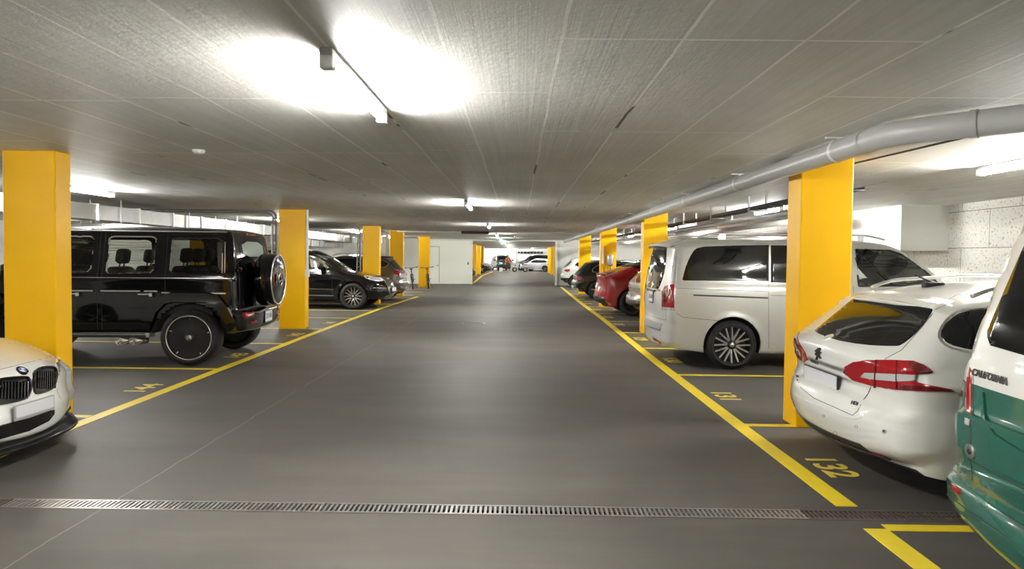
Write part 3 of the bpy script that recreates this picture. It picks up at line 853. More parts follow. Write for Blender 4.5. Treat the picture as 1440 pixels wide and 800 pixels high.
    def text(s, name, txt, p, mode, size, m, up=(0, 0, 1), depth=.003, bold=0, parent=None):
        q, n = s.at(p, mode, .003)
        me = text_mesh(txt, size, depth, bold); o = ob(name, me, parent or s.root, m)
        z = n.normalized(); x = Vector(up).cross(z).normalized(); y = z.cross(x)
        M = Matrix((x, y, z)).transposed().to_4x4(); M.translation = q; o.matrix_local = M if parent is None else M
        return o
    def open_screen(s, a0, a1, w0, w1, glass, name='windscreen'):
        """see-through windscreen: cut the shell open and set a pane with a dark border"""
        q = [(a0, -w0), (a0, w0), (a1, w1), (a1, -w1)]
        s.patch(name, q, 'top', glass, .004, .001, grid=.08)
        s.line(name+'_border', q, 'top', .09, DGLASS, .007, closed=True)
        me = s.body.data; bm = bmesh.new(); bm.from_mesh(me); kill = []
        for f in bm.faces:
            c = f.calc_center_median()
            if a0 < c.x < a1 and f.normal.z > .3 and abs(c.y) < w0+(w1-w0)*(c.x-a0)/(a1-a0): kill.append(f)
        bmesh.ops.delete(bm, geom=kill, context='FACES'); bm.to_mesh(me); bm.free()
    def seams(s, items, w=.006):
        for pts, mode, mir in items: s.line('panel_gap', pts, mode, w, SEAM, h=.0006, mirror=mir)

def plate(car, p, mode, w, h, txt=None, frame=PLASTIC, tilt=0, blur=True, off=.012, name='licence_plate'):
    q, n = car.at(p, mode, off)
    n = Vector((n.x, n.y, 0)).normalized() if mode != 'keep' else n
    r = bpy.data.objects.new(name, None); bpy.data.objects.remove(r)
    x = Vector((0, 0, 1)).cross(n).normalized(); y = n.cross(x)
    M = Matrix((x, y, n)).transposed().to_4x4(); M.translation = q
    M = M @ Matrix.Rotation(math.radians(tilt), 4, 'X')
    bm = bmesh.new(); box(bm, -w/2-.012, w/2+.012, -h/2-.02, h/2+.009, -.012, .0, .003, M); fr = from_bm('plate_frame', bm, frame, car.root)
    bm = bmesh.new(); box(bm, -w/2, w/2, -h/2, h/2, -.001, .003, .001, M); pl = from_bm(name, bm, PLATEW, car.root)
    if txt:
        me = text_mesh(txt, h*.62, .0006, .001); t = ob('plate_characters', me, pl, PLATET); t.matrix_local = M @ Matrix.Translation((0, 0, .004))
    return fr, M

# ------------------------------------------------------------------ wheels
def wheel(car, a, side, r, w, rim, style, halfw, rimr=None, rim_m=None, cap=None, tread=True):
    """side +1 left, -1 right. style dict(n, kind)"""
    b = side*(halfw-w/2)
    M0 = Matrix.Translation((a, b, r)) @ (Matrix() if side > 0 else Matrix.Rotation(PI, 4, 'Z'))
    bm = bmesh.new(); hw = w/2
    prof = [(rim, -hw*.8), (rim+.01, -hw*.95), (r-.05, -hw*1.02), (r-.015, -hw*.9), (r, -hw*.7), (r, hw*.7), (r-.015, hw*.9), (r-.05, hw*1.02), ((rim+r)/2, hw*1.05), (rim+.012, hw*.98), (rim, hw*.86)]
    lathe(bm, prof, M0, 44)
    t = from_bm('tire', bm, RUBBER, car.root)
    bm = bmesh.new()
    lathe(bm, [(rim, -hw*.8), (rim*.94, -hw*.6), (rim*.93, hw*.55), (rim*.955, hw*.86), (rim*1.005, hw*.9), (rim*1.01, hw*.84)], M0, 44, mi=1)
    lathe(bm, [(rim*.93, -hw*.1), (.05, -hw*.1)], M0, 32, mi=2)          # drum face closing the inside
    n, kind = style['n'], style['kind']; r0, r1 = .05, rim*.955
    y0, y1 = hw*.62, hw*.80
    def spoke(ang, wa, wb, skew=0, r0=r0, r1=r1, mi=0):
        ca, sa = math.cos(ang), math.sin(ang); c2, s2 = math.cos(ang+skew), math.sin(ang+skew)
        a0 = Vector((r0*ca, 0, r0*sa)); a1 = Vector((r1*c2, 0, r1*s2))
        d = (a1-a0).normalized(); q = Vector((-d.z, 0, d.x))
        P = []
        for base, ww, yy in ((a0, wa, y0), (a1, wb, y1)):
            for sg in (-1, 1):
                P.append(base+q*ww*sg+Vector((0, yy, 0))); P.append(base+q*ww*sg*1.1+Vector((0, yy-.03, 0)))
        v = [bm.verts.new(M0 @ p) for p in P]
        for f in ((0, 4, 6, 2), (1, 3, 7, 5), (0, 1, 5, 4), (2, 6, 7, 3), (0, 2, 3, 1), (4, 5, 7, 6)):
            ff = bm.faces.new([v[i] for i in f]); ff.material_index = mi
    if kind == 'plain':
        for k in range(n): spoke(2*PI*k/n+.2, .030, .022)
    elif kind == 'v':
        for k in range(n):
            for sg in (-1, 1): spoke(2*PI*k/n+.2, .014, .010, sg*PI/n*.55)
    elif kind == 'cross':
        for k in range(n):
            for sg in (-1, 1): spoke(2*PI*k/n+.2+sg*.16, .012, .010, -sg*.02)
            for sg in (-1, 1): spoke(2*PI*k/n+.2, .008, .009, sg*.42, r0=rim*.25)
    elif kind == 'disc':
        lathe(bm, [(.0, hw*.70), (rim*.40, hw*.70), (rim*.62, hw*.66), (rim*.93, hw*.72)], M0, 40, mi=1)
        for k in range(n):
            an = 2*PI*k/n+.35; spoke(an, .006, .006, 0, r0=rim*.74, r1=rim*.90)
    lathe(bm, [(0.001, hw*.80), (.045, hw*.80), (.062, hw*.70), (.068, hw*.4)], M0, 24, mi=1)
    if kind == 'disc':
        lathe(bm, [(rim*.955, hw*.90), (rim*.97, hw*.95), (rim*1.0, hw*.95), (rim*1.012, hw*.90)], M0, 44, mi=0)
    rm = rim_m or ALU
    bm.normal_update()
    o = from_bm('rim', bm, [rm, DALU if style.get('dark', True) else rm, DALU], t)
    bm = bmesh.new(); lathe(bm, [(0.001, hw*.80+.006), (.026, hw*.80+.006), (.032, hw*.80)], M0, 20)
    if cap == 'star':
        for k in range(3):
            an = PI/2+2*PI*k/3
            p0 = M0 @ Vector((0, hw*.8+.010, 0)); p1 = M0 @ Vector((.034*math.cos(an), hw*.8+.010, .034*math.sin(an)))
            tube(bm, [p0, p1], [.006, .002], 6)
        lathe(bm, [(.034, hw*.8+.006), (.037, hw*.8+.013), (.041, hw*.8+.006)], M0, 24)
    from_bm('hub_cap', bm, CHROME if cap else rm, t)
    return t
def four_wheels(car, r, w, rim, style, halfw, rim_m=None, cap=None):
    for a in car.wheels:
        for sd in (1, -1): wheel(car, a, sd, r, w, rim, style, halfw, rim_m=rim_m, cap=cap)

def seat(car, a, b, z=.62, sc=1.0, name='seat'):
    bm = bmesh.new()
    M = Matrix.Translation((a, b, z)) @ Matrix.Scale(sc, 4)
    box(bm, -.25, .28, -.25, .25, -.12, .06, .05, M)
    box(bm, -.11, .08, -.25, .25, 0, .56, .06, M @ Matrix.Translation((-.27, 0, .0)) @ Matrix.Rotation(-.2, 4, 'Y'))
    box(bm, -.06, .06, -.14, .14, .60, .82, .055, M @ Matrix.Translation((-.30, 0, .0)) @ Matrix.Rotation(-.16, 4, 'Y'))
    for s_ in (-.06, .06): box(bm, -.008, .008, s_-.008, s_+.008, .5, .64, 0, M @ Matrix.Translation((-.30, 0, 0)) @ Matrix.Rotation(-.16, 4, 'Y'))
    return from_bm(name, bm, SEATM, car.root, True)
def mirror_pair(car, a, halfw, z, m=None, w=.22, h=.16):
    for s_ in (-1, 1):
        bm = bmesh.new()
        box(bm, a-.05, a+.09, s_*(halfw+.06)-(0 if s_ > 0 else w), s_*(halfw+.06)+(w if s_ > 0 else 0), z, z+h, .045)
        box(bm, a, a+.06, min(s_*(halfw-.06), s_*(halfw+.1)), max(s_*(halfw-.06), s_*(halfw+.1)), z, z+.05, .01)
        from_bm('side_mirror', bm, m or car.paint, car.root, True)
def cabin(car, a0, a1, hw, z0, z1):
    bm = bmesh.new(); box(bm, a0, a1, -hw, hw, z0, z1); from_bm('cabin_floor', bm, CABIN, car.root)
def tub(car, a0, a1, hw, z0, z1):
    """open dark tub below the window line"""
    t = .02; bm = bmesh.new()
    box(bm, a0, a1, -hw, hw, z0, z0+t); box(bm, a0, a1, -hw, -hw+t, z0, z1); box(bm, a0, a1, hw-t, hw, z0, z1)
    from_bm('cabin_lining', bm, CABIN, car.root)
def steer(car, a, b, z):
    bm = bmesh.new(); M = Matrix.Translation((a, b, z)) @ Matrix.Rotation(-.5, 4, 'Y') @ Matrix.Rotation(PI/2, 4, 'Z')
    lathe(bm, [(.17+.014*math.cos(t), .014*math.sin(t)) for t in np.linspace(0, 2*PI, 9)], M, 24)
    for an in (0, PI, -PI/2): tube(bm, [M @ Vector((0, 0, 0)), M @ Vector((.17*math.cos(an), 0, .17*math.sin(an)))], .012, 6)
    from_bm('steering_wheel', bm, PLASTIC, car.root)
# ====================================================== silver van (V)
two_mat = [None]
SILVER = mat('silver_paint', (.60, .60, .57), .30, .35, coat=.8)
def pxl(*a): return [tuple(p) for p in a]

def car_root(name, label, cat='car', group=None):
    return empty(name, (0, 0, 0), 0, label, cat, group)

r = car_root('van', 'silver passenger van parked nose in, rear to the lane, behind the right pillar', 'van')
V_prof = [(.10, .24, .15, .12, .08), (.03, .30, .16, .14, .09), (0, .44, .18, .16, .10), (.0, .58, .18, .16, .10), (.015, .66, .16, .14, .09), (.03, .72, .12, .12, .07), (.035, .95, .10, .10, .06), (.055, 1.15, .10, .10, .06),
          (.09, 1.42, .10, .10, .05), (.14, 1.68, .10, .09, .05), (.18, 1.80, .10, .09, .05), (.30, 1.875, .12, .10, .05), (.9, 1.905, .12, .10, .04), (1.8, 1.915, .12, .10, .04), (2.8, 1.90, .12, .10, .04), (3.3, 1.85, .12, .1, .05), (3.65, 1.71, .14, .10, .07),
          (4.0, 1.45, .14, .10, .08), (4.28, 1.22, .16, .10, .07), (4.45, 1.13, .16, .10, .06), (4.75, 1.04, .2, .14, .08), (5.0, .92, .3, .22, .12), (5.10, .72, .4, .28, .16), (5.14, .5, .4, .28, .16), (5.10, .32, .4, .28, .14), (5.0, .22, .4, .28, .12)]
V_sec = [(.15, .87), (.3, .92), (.5, .955), (.8, .965), (1.0, .96), (1.15, .945), (1.25, .915), (1.5, .875), (1.75, .825), (1.95, .79)]
def pane_px(s, b, pts):
    """photo pixels -> (a, z) on the plane y = b of the car"""
    out = []
    o = s_Mi @ Vector((0, 0, CAM_H))
    for p in pts:
        d = s_Mi.to_3x3() @ ray(*p); t = (b-o.y)/d.y; q = o+d*t; out.append((q.x, q.z))
    return out
def pre_place(root, rot_deg, local, world):
    global s_Mi
    rr = math.radians(rot_deg); a, b = local
    M = Matrix.Translation((world[0]-(a*math.cos(rr)-b*math.sin(rr)), world[1]-(a*math.sin(rr)+b*math.cos(rr)), 0)) @ Matrix.Rotation(rr, 4, 'Z')
    s_Mi = M.inverted()
VPL = (0, (1.0, -.965), (3.07, 9.12))
pre_place(r, *VPL)
hole_front = pane_px(None, -.86, [(1204, 350), (1250, 351), (1272, 358), (1300, 381), (1316, 397), (1296, 401), (1204, 402)])
V = Car(r, V_prof, V_sec, [1.0, 4.2], .352, taper=[(0, .985), (.6, 1), (3.6, 1), (4.4, .97), (5.1, .93)], zb=.23, cell=.045, paint=SILVER, holes=[hole_front], arch=.055, flare=.015)
V.place(*VPL)
V.patch('side_window', [(959.5, 393), (961.5, 385), (964, 376), (968, 366), (972, 358), (976, 352), (980, 349), (990, 346.8), (1020, 345.6), (1081, 344.5), (1081, 395.5), (962, 394.5)], 'pix', DGLASS)
V.patch('side_window', [(1084, 345), (1192, 346), (1195, 346), (1195, 401), (1084, 397)], 'pix', DGLASS)
for md in ('left',): V.patch('side_window', [(.62, 1.2), (.72, 1.6), (.85, 1.72), (3.0, 1.74), (3.0, 1.2)], md, DGLASS, rnd=1)
G1 = see_glass('van_glass', (.85, .88, .86))
hf = densify(hole_front, .05)
def flat_pane(car, pts, side, m, dy=0, name='window_glass', sec_off=.006):
    vs = []
    W = car.W(np.array(pts), car.nearest(np.array(pts)))
    vs = [(p[0], side*(w-sec_off), p[1]) for p, w in zip(pts, W)]
    return from_py(name, vs, [tuple(range(len(vs)))], m, car.root, False)
V_front_frame = V.line('window_frame', hole_front, 'right', .03, PLASTIC, .003, closed=True, mirror=True)
flat_pane(V, hole_front, -1, G1); flat_pane(V, hole_front, 1, G1)
# windscreen, bonnet not in view from the lane, yet there
V.open_screen(3.5, 4.30, .64, .76, G1)
# rear window, lamps and plate
V.patch('rear_window', [(904.5, 402), (905, 385), (909, 362), (914, 348), (921, 344.5), (938, 343.5), (937, 365), (935, 380), (930, 398), (924, 409), (918, 411), (908, 408)], 'pix', DGLASS, rnd=1)
for mm in (1, -1):
    pass
V.patch('tail_lamp', [(931, 436), (931, 410), (935, 403), (942, 400), (948.5, 399.5), (948.5, 437)], 'pix', REDL, .008, .02, grid=.012)
V.patch('tail_lamp', [(.80, .84), (.80, 1.05), (.88, 1.20), (.96, 1.20), (.96, .84)], 'rear', REDL, .006, .02, grid=.03)
V.patch('reversing_lamp', [(931.5, 431.5), (931.5, 436), (947.5, 437), (947.5, 433)], 'pix', CLEARL, .011, .01, grid=.012)
V.patch('lamp_segments', [(933, 411), (936, 406), (943, 404), (941, 415), (936, 428), (933, 424)], 'pix', REDD, .012, .01, rnd=1, grid=.012)
plate(V, (0, .98), 'rear', .30, .16, 'ZH 48', off=.01)
V.patch('reflector', [(918, 473), (929, 481), (930, 484), (919, 477)], 'pix', REDL, .006, .01)
V.patch('reflector', [(.5, .36), (.8, .38), (.8, .34), (.5, .33)], 'rear', REDL, .006, .01)
V.line('sliding_rail', [(975, 415), (1080, 419)], 'pix', .022, PLASTIC, .004)
V.line('sliding_rail', [(.95, 1.02), (2.2, 1.02)], 'left', .022, PLASTIC, .004)
V.seams([([(951, 345), (949, 398)], 'pix', False), ([(949, 437), (952, 441), (960, 446), (1010, 451)], 'pix', False), ([(1081, 345), (1081, 490)], 'pix', False), ([(948, 405), (1080, 410)], 'pix', False),
         ([(1083, 415), (1195, 420)], 'pix', False), ([(1200, 402), (1200, 470)], 'pix', False), ([(.06, -.72), (.05, -.5), (.05, .5), (.06, .72)][0:0] or [(-.80, .74), (-.78, .68), (.78, .68), (.80, .74)], 'rear', False),
         ([(-.80, .74), (-.82, .9)], 'rear', True), ([(-.84, 1.2), (-.80, 1.5), (-.74, 1.78)], 'rear', True)])
V.line('chrome_strip', [(-.5, 1.10), (.5, 1.10)], 'rear', .03, CHROME, .012)
V.patch('bumper_insert', [(-.6, .50), (.6, .50), (.66, .62), (-.66, .62)], 'rear', mat('grey_step', (.3, .3, .3), .45), .004, .01, grid=.04)
V.patch('emblem', [(.055*math.cos(t), 1.16+.055*math.sin(t)) for t in np.linspace(0, 2*PI, 17)[:-1]], 'rear', CHROME, .01, .01)
bm = bmesh.new()      # roof spoiler
n_ = 12; vs = []
for k in range(n_+1):
    u = -1+2*k/n_; b = u*.72; e = .10*(abs(u)**3)
    vs += [(.05+e, b, 1.765-.03*u*u), (.04+e, b, 1.80-.03*u*u), (.40, b, 1.89-.03*u*u), (.30, b, 1.78)]
fs = []
for k in range(n_):
    for q in range(4): fs.append((k*4+q, k*4+(q+1) % 4, (k+1)*4+(q+1) % 4, (k+1)*4+q))
fs += [(0, 1, 2, 3), (n_*4+3, n_*4+2, n_*4+1, n_*4)]
from_py('roof_spoiler', vs, fs, SILVER, r, True); bm.free()
for s_ in (1, -1):
    bm = bmesh.new(); pts = [(.55, s_*.72, 1.88), (.7, s_*.72, 1.945), (3.0, s_*.72, 1.945), (3.25, s_*.73, 1.88)]
    tube(bm, fillet(pts, .1, 4), .016, 8)
    for a_ in (.9, 1.9, 2.9): box(bm, a_-.05, a_+.05, s_*.72-.02, s_*.72+.02, 1.86, 1.945, .005)
    from_bm('roof_rail', bm, ALU if s_ > 0 else ALU, r)
four_wheels(V, .352, .235, .272, dict(n=8, kind='v'), .985)
mirror_pair(V, 3.78, .93, 1.08)
tub(V, 1.9, 4.1, .80, .55, 1.12)
for b_ in (.42, -.42): seat(V, 3.0, b_, .78)
seat(V, 2.0, .42, .78)
steer(V, 3.62, .42, 1.1)
V.patch('head_lamp', [(-.9, .72), (-.55, .78), (-.5, .9), (-.85, .92)], 'front', HEADL, .004, .01, mirror=True)
V.patch('grille', [(-.45, .6), (.45, .6), (.5, .85), (-.5, .85)], 'front', PLASTIC, .004, .01)
# front door handle, badge
V.patch('door_handle', [(1191, 417), (1198, 417.5), (1198, 424), (1191, 423.5)], 'pix', CHROME, .02, .025, rnd=1)
V.line('badge', [(.50, 1.02), (.62, 1.02)], 'rear', .025, PLASTIC, .004)

# ====================================================== white estate (Peugeot)
r = car_root('estate_car', 'white estate car parked nose in beside the right pillar, tail to the lane')
WHITE = mat('white_paint', (.70, .70, .665), .28, coat=.9)
P_prof = [(.30, .225, .22, .14, .06), (.17, .25, .25, .16, .10), (.08, .31, .28, .2, .13), (.02, .42, .32, .22, .16), (.0, .52, .34, .24, .17), (.02, .61, .34, .24, .17), (.055, .655, .30, .2, .16), (.10, .67, .26, .16, .14), (.115, .72, .24, .16, .13), (.105, .83, .24, .16, .13), (.095, .93, .22, .15, .13),
          (.13, .985, .2, .14, .12), (.20, 1.03, .18, .12, .10), (.40, 1.18, .16, .11, .07), (.50, 1.255, .15, .10, .06), (.52, 1.295, .12, .09, .06), (.64, 1.335, .12, .10, .05), (.95, 1.40, .14, .12, .05), (1.4, 1.435, .15, .12, .05), (2.0, 1.44, .15, .12, .05),
          (2.5, 1.40, .15, .12, .06), (2.9, 1.25, .16, .12, .08), (3.3, 1.03, .18, .12, .08), (3.5, .95, .2, .14, .07), (4.0, .85, .25, .2, .1), (4.35, .74, .4, .3, .14), (4.54, .6, .5, .36, .18), (4.585, .42, .5, .36, .2), (4.55, .28, .5, .36, .18), (4.4, .2, .5, .36, .15)]
P_sec = [(.15, .84), (.3, .875), (.5, .90), (.7, .905), (.85, .895), (.95, .87), (1.1, .80), (1.25, .725), (1.4, .66), (1.5, .62)]
def P_extra(a, z):
    # shoulder crease and a soft waist above the rear lamp
    e = .012*np.exp(-((z-.80)/.05)**2)-.014*np.exp(-((z-.66)/.05)**2)*np.clip(1-a/1.2, 0, 1)
    return e
P = Car(r, P_prof, P_sec, [.96, 3.70], .315, taper=[(0, .985), (.5, 1), (3.2, 1), (4.5, .93)], zb=.2, cell=.035, nu=26, paint=WHITE, extra=P_extra, arch=.045)
P.place(0, (0, 0), (2.185, 4.80))
P.patch('rear_window', [(1144, 466), (1150, 461), (1201, 419), (1204, 417.5), (1250, 421), (1311, 434), (1312, 437), (1300, 455), (1285, 472), (1268, 485), (1259, 487), (1215, 485), (1170, 477)], 'pix', DGLASS, rnd=1, grid=.03)
P.patch('side_window', [(1322, 470), (1330, 455), (1343, 443), (1360, 437), (1385, 434), (1470, 434), (1530, 500), (1400, 497), (1345, 488), (1328, 480)], 'pix', DGLASS, rnd=1, grid=.03)
P.line('window_trim', [(1319, 471), (1328, 453), (1342, 440), (1360, 434.5), (1400, 431), (1470, 431), (1535, 503), (1400, 501), (1343, 492), (1325, 483)], 'pix', .018, CHROME, .004, closed=True, rnd=1)
P.patch('side_window', [(.62, 1.0), (.85, 1.2), (1.3, 1.30), (2.4, 1.30), (2.95, 1.02)], 'left', DGLASS, rnd=1)
# tail lamps: a red pod split by a white wedge
lamp = [(1187, 524), (1189, 515), (1200, 509), (1220, 506.5), (1250, 506.5), (1285, 508), (1299, 513), (1308, 519), (1312, 523), (1309, 525), (1290, 526), (1288, 536), (1300, 540), (1339, 547.5), (1341, 551), (1300, 550), (1260, 548), (1225, 542), (1200, 535)]
P.patch('tail_lamp', lamp, 'pix', REDL, .007, .02, grid=.02, mirror=True)
P.patch('dark_lens', [(1276, 510), (1293, 512), (1309, 522), (1307, 524), (1288, 525)], 'pix', REDD, .009, .01, grid=.02)
P.patch('dark_lens', [(1268, 541), (1300, 542.5), (1338, 548), (1339, 550), (1300, 549), (1268, 547)], 'pix', REDD, .009, .01, grid=.02)
P.patch('clear_lens', [(1211, 530), (1217, 524), (1250, 525), (1289, 527), (1287, 535), (1262, 536), (1225, 533)], 'pix', CLEARL, .010, .012, grid=.02, mirror=True)
P.line('lamp_divider', [(1233, 507), (1231, 545)], 'pix', .012, REDD, .012)
P.line('lamp_divider', [(1262, 508), (1262, 547)], 'pix', .008, REDD, .012)
lm = [(.80, .82), (.58, .80), (.52, .86), (.56, .93), (.66, .97), (.86, .97), (.9, .9), (.9, .82)]
fr_, M_ = plate(P, (1156, 533), 'pix', .50, .11, None, off=.02, tilt=0)
P.seams([([(1312, 440), (1295, 462), (1268, 492), (1244, 505)], 'pix', False), ([(1225, 543), (1221, 553), (1215, 561)], 'pix', False), ([(1118, 512), (1120, 530), (1126, 545), (1145, 560), (1170, 571), (1199, 584), (1206, 578), (1215, 561)], 'pix', False),
         ([(1341, 550), (1352, 558), (1362, 570)], 'pix', False), ([(1310, 434), (1330, 423), (1345, 415), (1395, 412)], 'pix', False)], w=.005)
P.line('bumper_skirt', [(-.62, .285), (-.4, .28), (.4, .28), (.80, .285)], 'rear', .05, PLASTIC, .010)
P.patch('lower_valance', [(-.55, .29), (-.5, .345), (.5, .345), (.55, .29)], 'rear', PLASTIC, .006, .01)
P.patch('reflector', [(1192, 627), (1196, 626.5), (1215, 632), (1240, 639), (1249, 643), (1230, 642), (1205, 636)], 'pix', mat('reflector_red', (.20, .006, .01), .3), .004, .01, grid=.02)
P.patch('reflector', [(.72, .44), (.45, .40), (.46, .37), (.73, .41)], 'rear', mat('reflector_red', (.20, .006, .01), .3), .004, .01)
P.line('bumper_ledge', [(1110, 548), (1125, 560), (1150, 571), (1180, 584), (1200, 589), (1212, 586)], 'pix', .012, WHITE, .004)
for px, py, rr in ((1158, 585, 1.8), (1204, 600, 2), (1174, 610, 3.2)):
    P.line('parking_sensor', [(px+rr*math.cos(t), py+rr*math.sin(t)) for t in np.linspace(0, 2*PI, 13)[:-1]], 'pix', .003, SEAM, .0008, closed=True, step=.005)
P.patch('parking_sensor', [(1244+3.4*math.cos(t), 606+3.4*math.sin(t)) for t in np.linspace(0, 2*PI, 13)[:-1]], 'pix', ALU, .004, .01, grid=.01)
P.patch('parking_sensor', [(1244+1.4*math.cos(t), 606+1.4*math.sin(t)) for t in np.linspace(0, 2*PI, 9)[:-1]], 'pix', PLASTIC, .007, .01, grid=.01)
# standing lion shaped emblem, name below, small badges
P.patch('emblem', [(1147, 505), (1149, 500), (1146, 498), (1148, 495), (1146, 493), (1149, 491), (1151, 489), (1154, 489), (1155, 492), (1153, 494), (1156, 496), (1153, 498), (1154, 501), (1156, 504), (1153, 504), (1151, 501), (1150, 506)], 'pix', mat('dark_chrome', (.12, .12, .12), .2, .9), .006, .006, grid=.01)
P.text('lettering', 'PEUGEOT', (1146, 509), 'pix', .034, mat('dark_chrome', (.12, .12, .12), .2, .9), depth=.001, bold=.0008)
P.patch('badge', [(1119.5, 527), (1123, 528), (1123, 531), (1120, 530)], 'pix', PLASTIC, .004, .006, grid=.01)
P.patch('badge', [(1120.5, 533), (1122, 533.5), (1122, 535.5), (1120.6, 535)], 'pix', PLASTIC, .004, .006, grid=.01)
P.text('badge', 'HDi', (1202, 567), 'pix', .032, PLASTIC, depth=.001, bold=.002)
P.patch('wiper_boss', [(.04*math.cos(t), 1.0+.02*math.sin(t)) for t in np.linspace(0, 2*PI, 9)[:-1]], 'rear', WHITE, .01, .02)
for s_ in (1, -1):
    bm = bmesh.new(); tube(bm, fillet([(.78, s_*.60, 1.352), (.95, s_*.595, 1.418), (1.6, s_*.60, 1.465), (2.3, s_*.60, 1.455), (2.6, s_*.605, 1.38)], .1, 4), .015, 8); from_bm('roof_rail', bm, ALU, r)
bm = bmesh.new(); box(bm, .84, .99, -.03, .03, 1.37, 1.425, .015); tube(bm, [(.92, 0, 1.415), (.77, 0, 1.48)], [.012, .003], 8); from_bm('antenna', bm, PLASTIC, r)
bm = bmesh.new()
n_ = 14; vs = []; fs = []
for k in range(n_+1):
    u = -1+2*k/n_; b = u*.58; e = .07*(abs(u)**2)
    vs += [(.495+e, b, 1.268-.02*u*u), (.490+e, b, 1.287-.02*u*u), (.68, b, 1.349-.03*u*u), (.60, b, 1.28)]
for k in range(n_):
    for q in range(4): fs.append((k*4+q, k*4+(q+1) % 4, (k+1)*4+(q+1) % 4, (k+1)*4+q))
fs += [(0, 1, 2, 3), (n_*4+3, n_*4+2, n_*4+1, n_*4)]; bm.free()
from_py('roof_spoiler', vs, fs, WHITE, r, True)
P.patch('windscreen', [(2.55, -.52), (2.55, .52), (3.25, .62), (3.25, -.62)], 'top', DGLASS)
P.patch('head_lamp', [(-.8, .6), (-.5, .62), (-.45, .7), (-.78, .72)], 'front', HEADL, .004, .01, mirror=True)
four_wheels(P, .315, .21, .22, dict(n=5, kind='plain'), .90)
mirror_pair(P, 2.95, .86, .92)

# ====================================================== green and white camper
r = car_root('camper_van', 'green and white camper van at the right edge of the view, rear to the lane', 'van')
GREEN = mat('green_paint', (.012, .105, .075), .25, coat=.9)
CREAM = mat('cream_paint', (.64, .64, .60), .26, coat=.9)
two_mat[0] = GREEN
C_prof = [(.14, .28, .2, .16, .10), (.04, .32, .2, .18, .11), (0, .40, .22, .2, .12), (.0, .50, .22, .2, .12), (.03, .56, .20, .18, .11), (.09, .585, .16, .14, .09), (.15, .60, .14, .12, .07), (.155, .68, .12, .10, .05), (.15, .84, .12, .10, .05), (.16, .86, .12, .10, .05), (.18, 1.0, .12, .10, .05),
          (.20, 1.12, .12, .10, .05), (.28, 1.5, .12, .10, .05), (.36, 1.80, .12, .10, .05), (.42, 1.91, .13, .11, .05), (.6, 1.96, .14, .12, .05), (1.2, 1.985, .14, .12, .05), (2.8, 1.98, .14, .12, .05), (3.25, 1.93, .14, .12, .06), (3.6, 1.75, .15, .12, .08), (4.15, 1.25, .16, .12, .08),
          (4.35, 1.12, .18, .12, .07), (4.75, .98, .3, .2, .1), (4.87, .8, .35, .24, .12), (4.904, .55, .35, .25, .12), (4.86, .35, .35, .25, .12), (4.7, .25, .3, .2, .1)]
C_sec = [(.15, .88), (.3, .93), (.5, .952), (.8, .955), (1.05, .945), (1.2, .925), (1.5, .87), (1.8, .80), (2.0, .75)]
C = Car(r, C_prof, C_sec, [.95, 3.95], .345, zb=.24, cell=.045, nu=22, paint=CREAM, taper=[(0, .985), (.6, 1), (4, 1), (4.8, .95)], two=(.985, .985, 5))
C.place(0, (0, 0), (2.0, 2.33))
C.patch('rear_window', [(-.775, 1.235), (-.755, 1.3), (-.66, 1.74), (-.61, 1.83), (.61, 1.83), (.66, 1.74), (.755, 1.3), (.775, 1.235), (.70, 1.165), (-.70, 1.165)], 'rear', DGLASS, rnd=1)
C.patch('tail_lamp', [(1357.5, 597), (1358, 560), (1360, 532), (1364, 516), (1367, 522), (1366.5, 560), (1365.5, 585), (1363.5, 600)], 'pix', REDL, .003, .006, grid=.012)
C.patch('reversing_lamp', [(1357.8, 596), (1358, 584), (1365.4, 584), (1363.5, 599)], 'pix', CLEARL, .005, .006, grid=.012)
C.patch('tail_lamp', [(-.80, .79), (-.80, 1.12), (-.87, 1.17), (-.9, 1.1), (-.9, .79)], 'rear', REDL, .008, .02)
C.text('lettering', 'CALIFORNIA', (1392, 530), 'pix', .046, mat('dark_chrome', (.12, .12, .12), .2, .9), depth=.003, bold=.0015)
C.patch('bumper_reflector', [(1338, 681), (1340, 680), (1351, 688), (1350, 696), (1346, 693), (1339, 688)], 'pix', REDL, .006, .012, grid=.02)
C.patch('bumper_reflector', [(-.86, .46), (-.72, .46), (-.72, .52), (-.86, .52)], 'rear', REDL, .006, .012)
C.seams([([(1369, 520), (1368, 585), (1366, 600), (1364, 640), (1368, 680), (1380, 696), (1440, 745)], 'pix', False), ([(-.80, 1.12), (-.77, 1.3), (-.70, 1.8)], 'rear', False), ([(-.78, .62), (.78, .62)], 'rear', False),
         ([(1384, 525), (1440, 545)][0:0] or [(1332, 695), (1338, 700), (1360, 716), (1400, 744), (1440, 772)], 'pix', False)], w=.006)
C.patch('round_socket', [(.75+.035*math.cos(t), .665+.035*math.sin(t)) for t in np.linspace(0, 2*PI, 17)[:-1]], 'rear', ALU, .006, .01, grid=.02)
C.patch('socket_pin', [(.75+.014*math.cos(t), .665+.014*math.sin(t)) for t in np.linspace(0, 2*PI, 9)[:-1]], 'rear', PLASTIC, .009, .01, grid=.02)
C.line('tailgate_recess_edge', [(.70, .96), (.66, .86), (.56, .79), (.40, .765), (-.40, .765), (-.56, .79), (-.66, .86), (-.70, .96)], 'rear', .03, GREEN, .010)
C.line('tailgate_fold', [(-.80, .835), (.80, .835)], 'rear', .03, GREEN, .010)
C.line('bumper_moulding', [(-.93, .54), (-.8, .545), (.8, .545), (.93, .54)], 'rear', .03, GREEN, .010)
C.patch('side_window', [(.5, 1.2), (.6, 1.65), (3.3, 1.7), (3.7, 1.25)], 'left', DGLASS, mirror=True)
C.patch('windscreen', [(3.55, -.6), (3.55, .6), (4.1, .66), (4.1, -.66)], 'top', DGLASS)
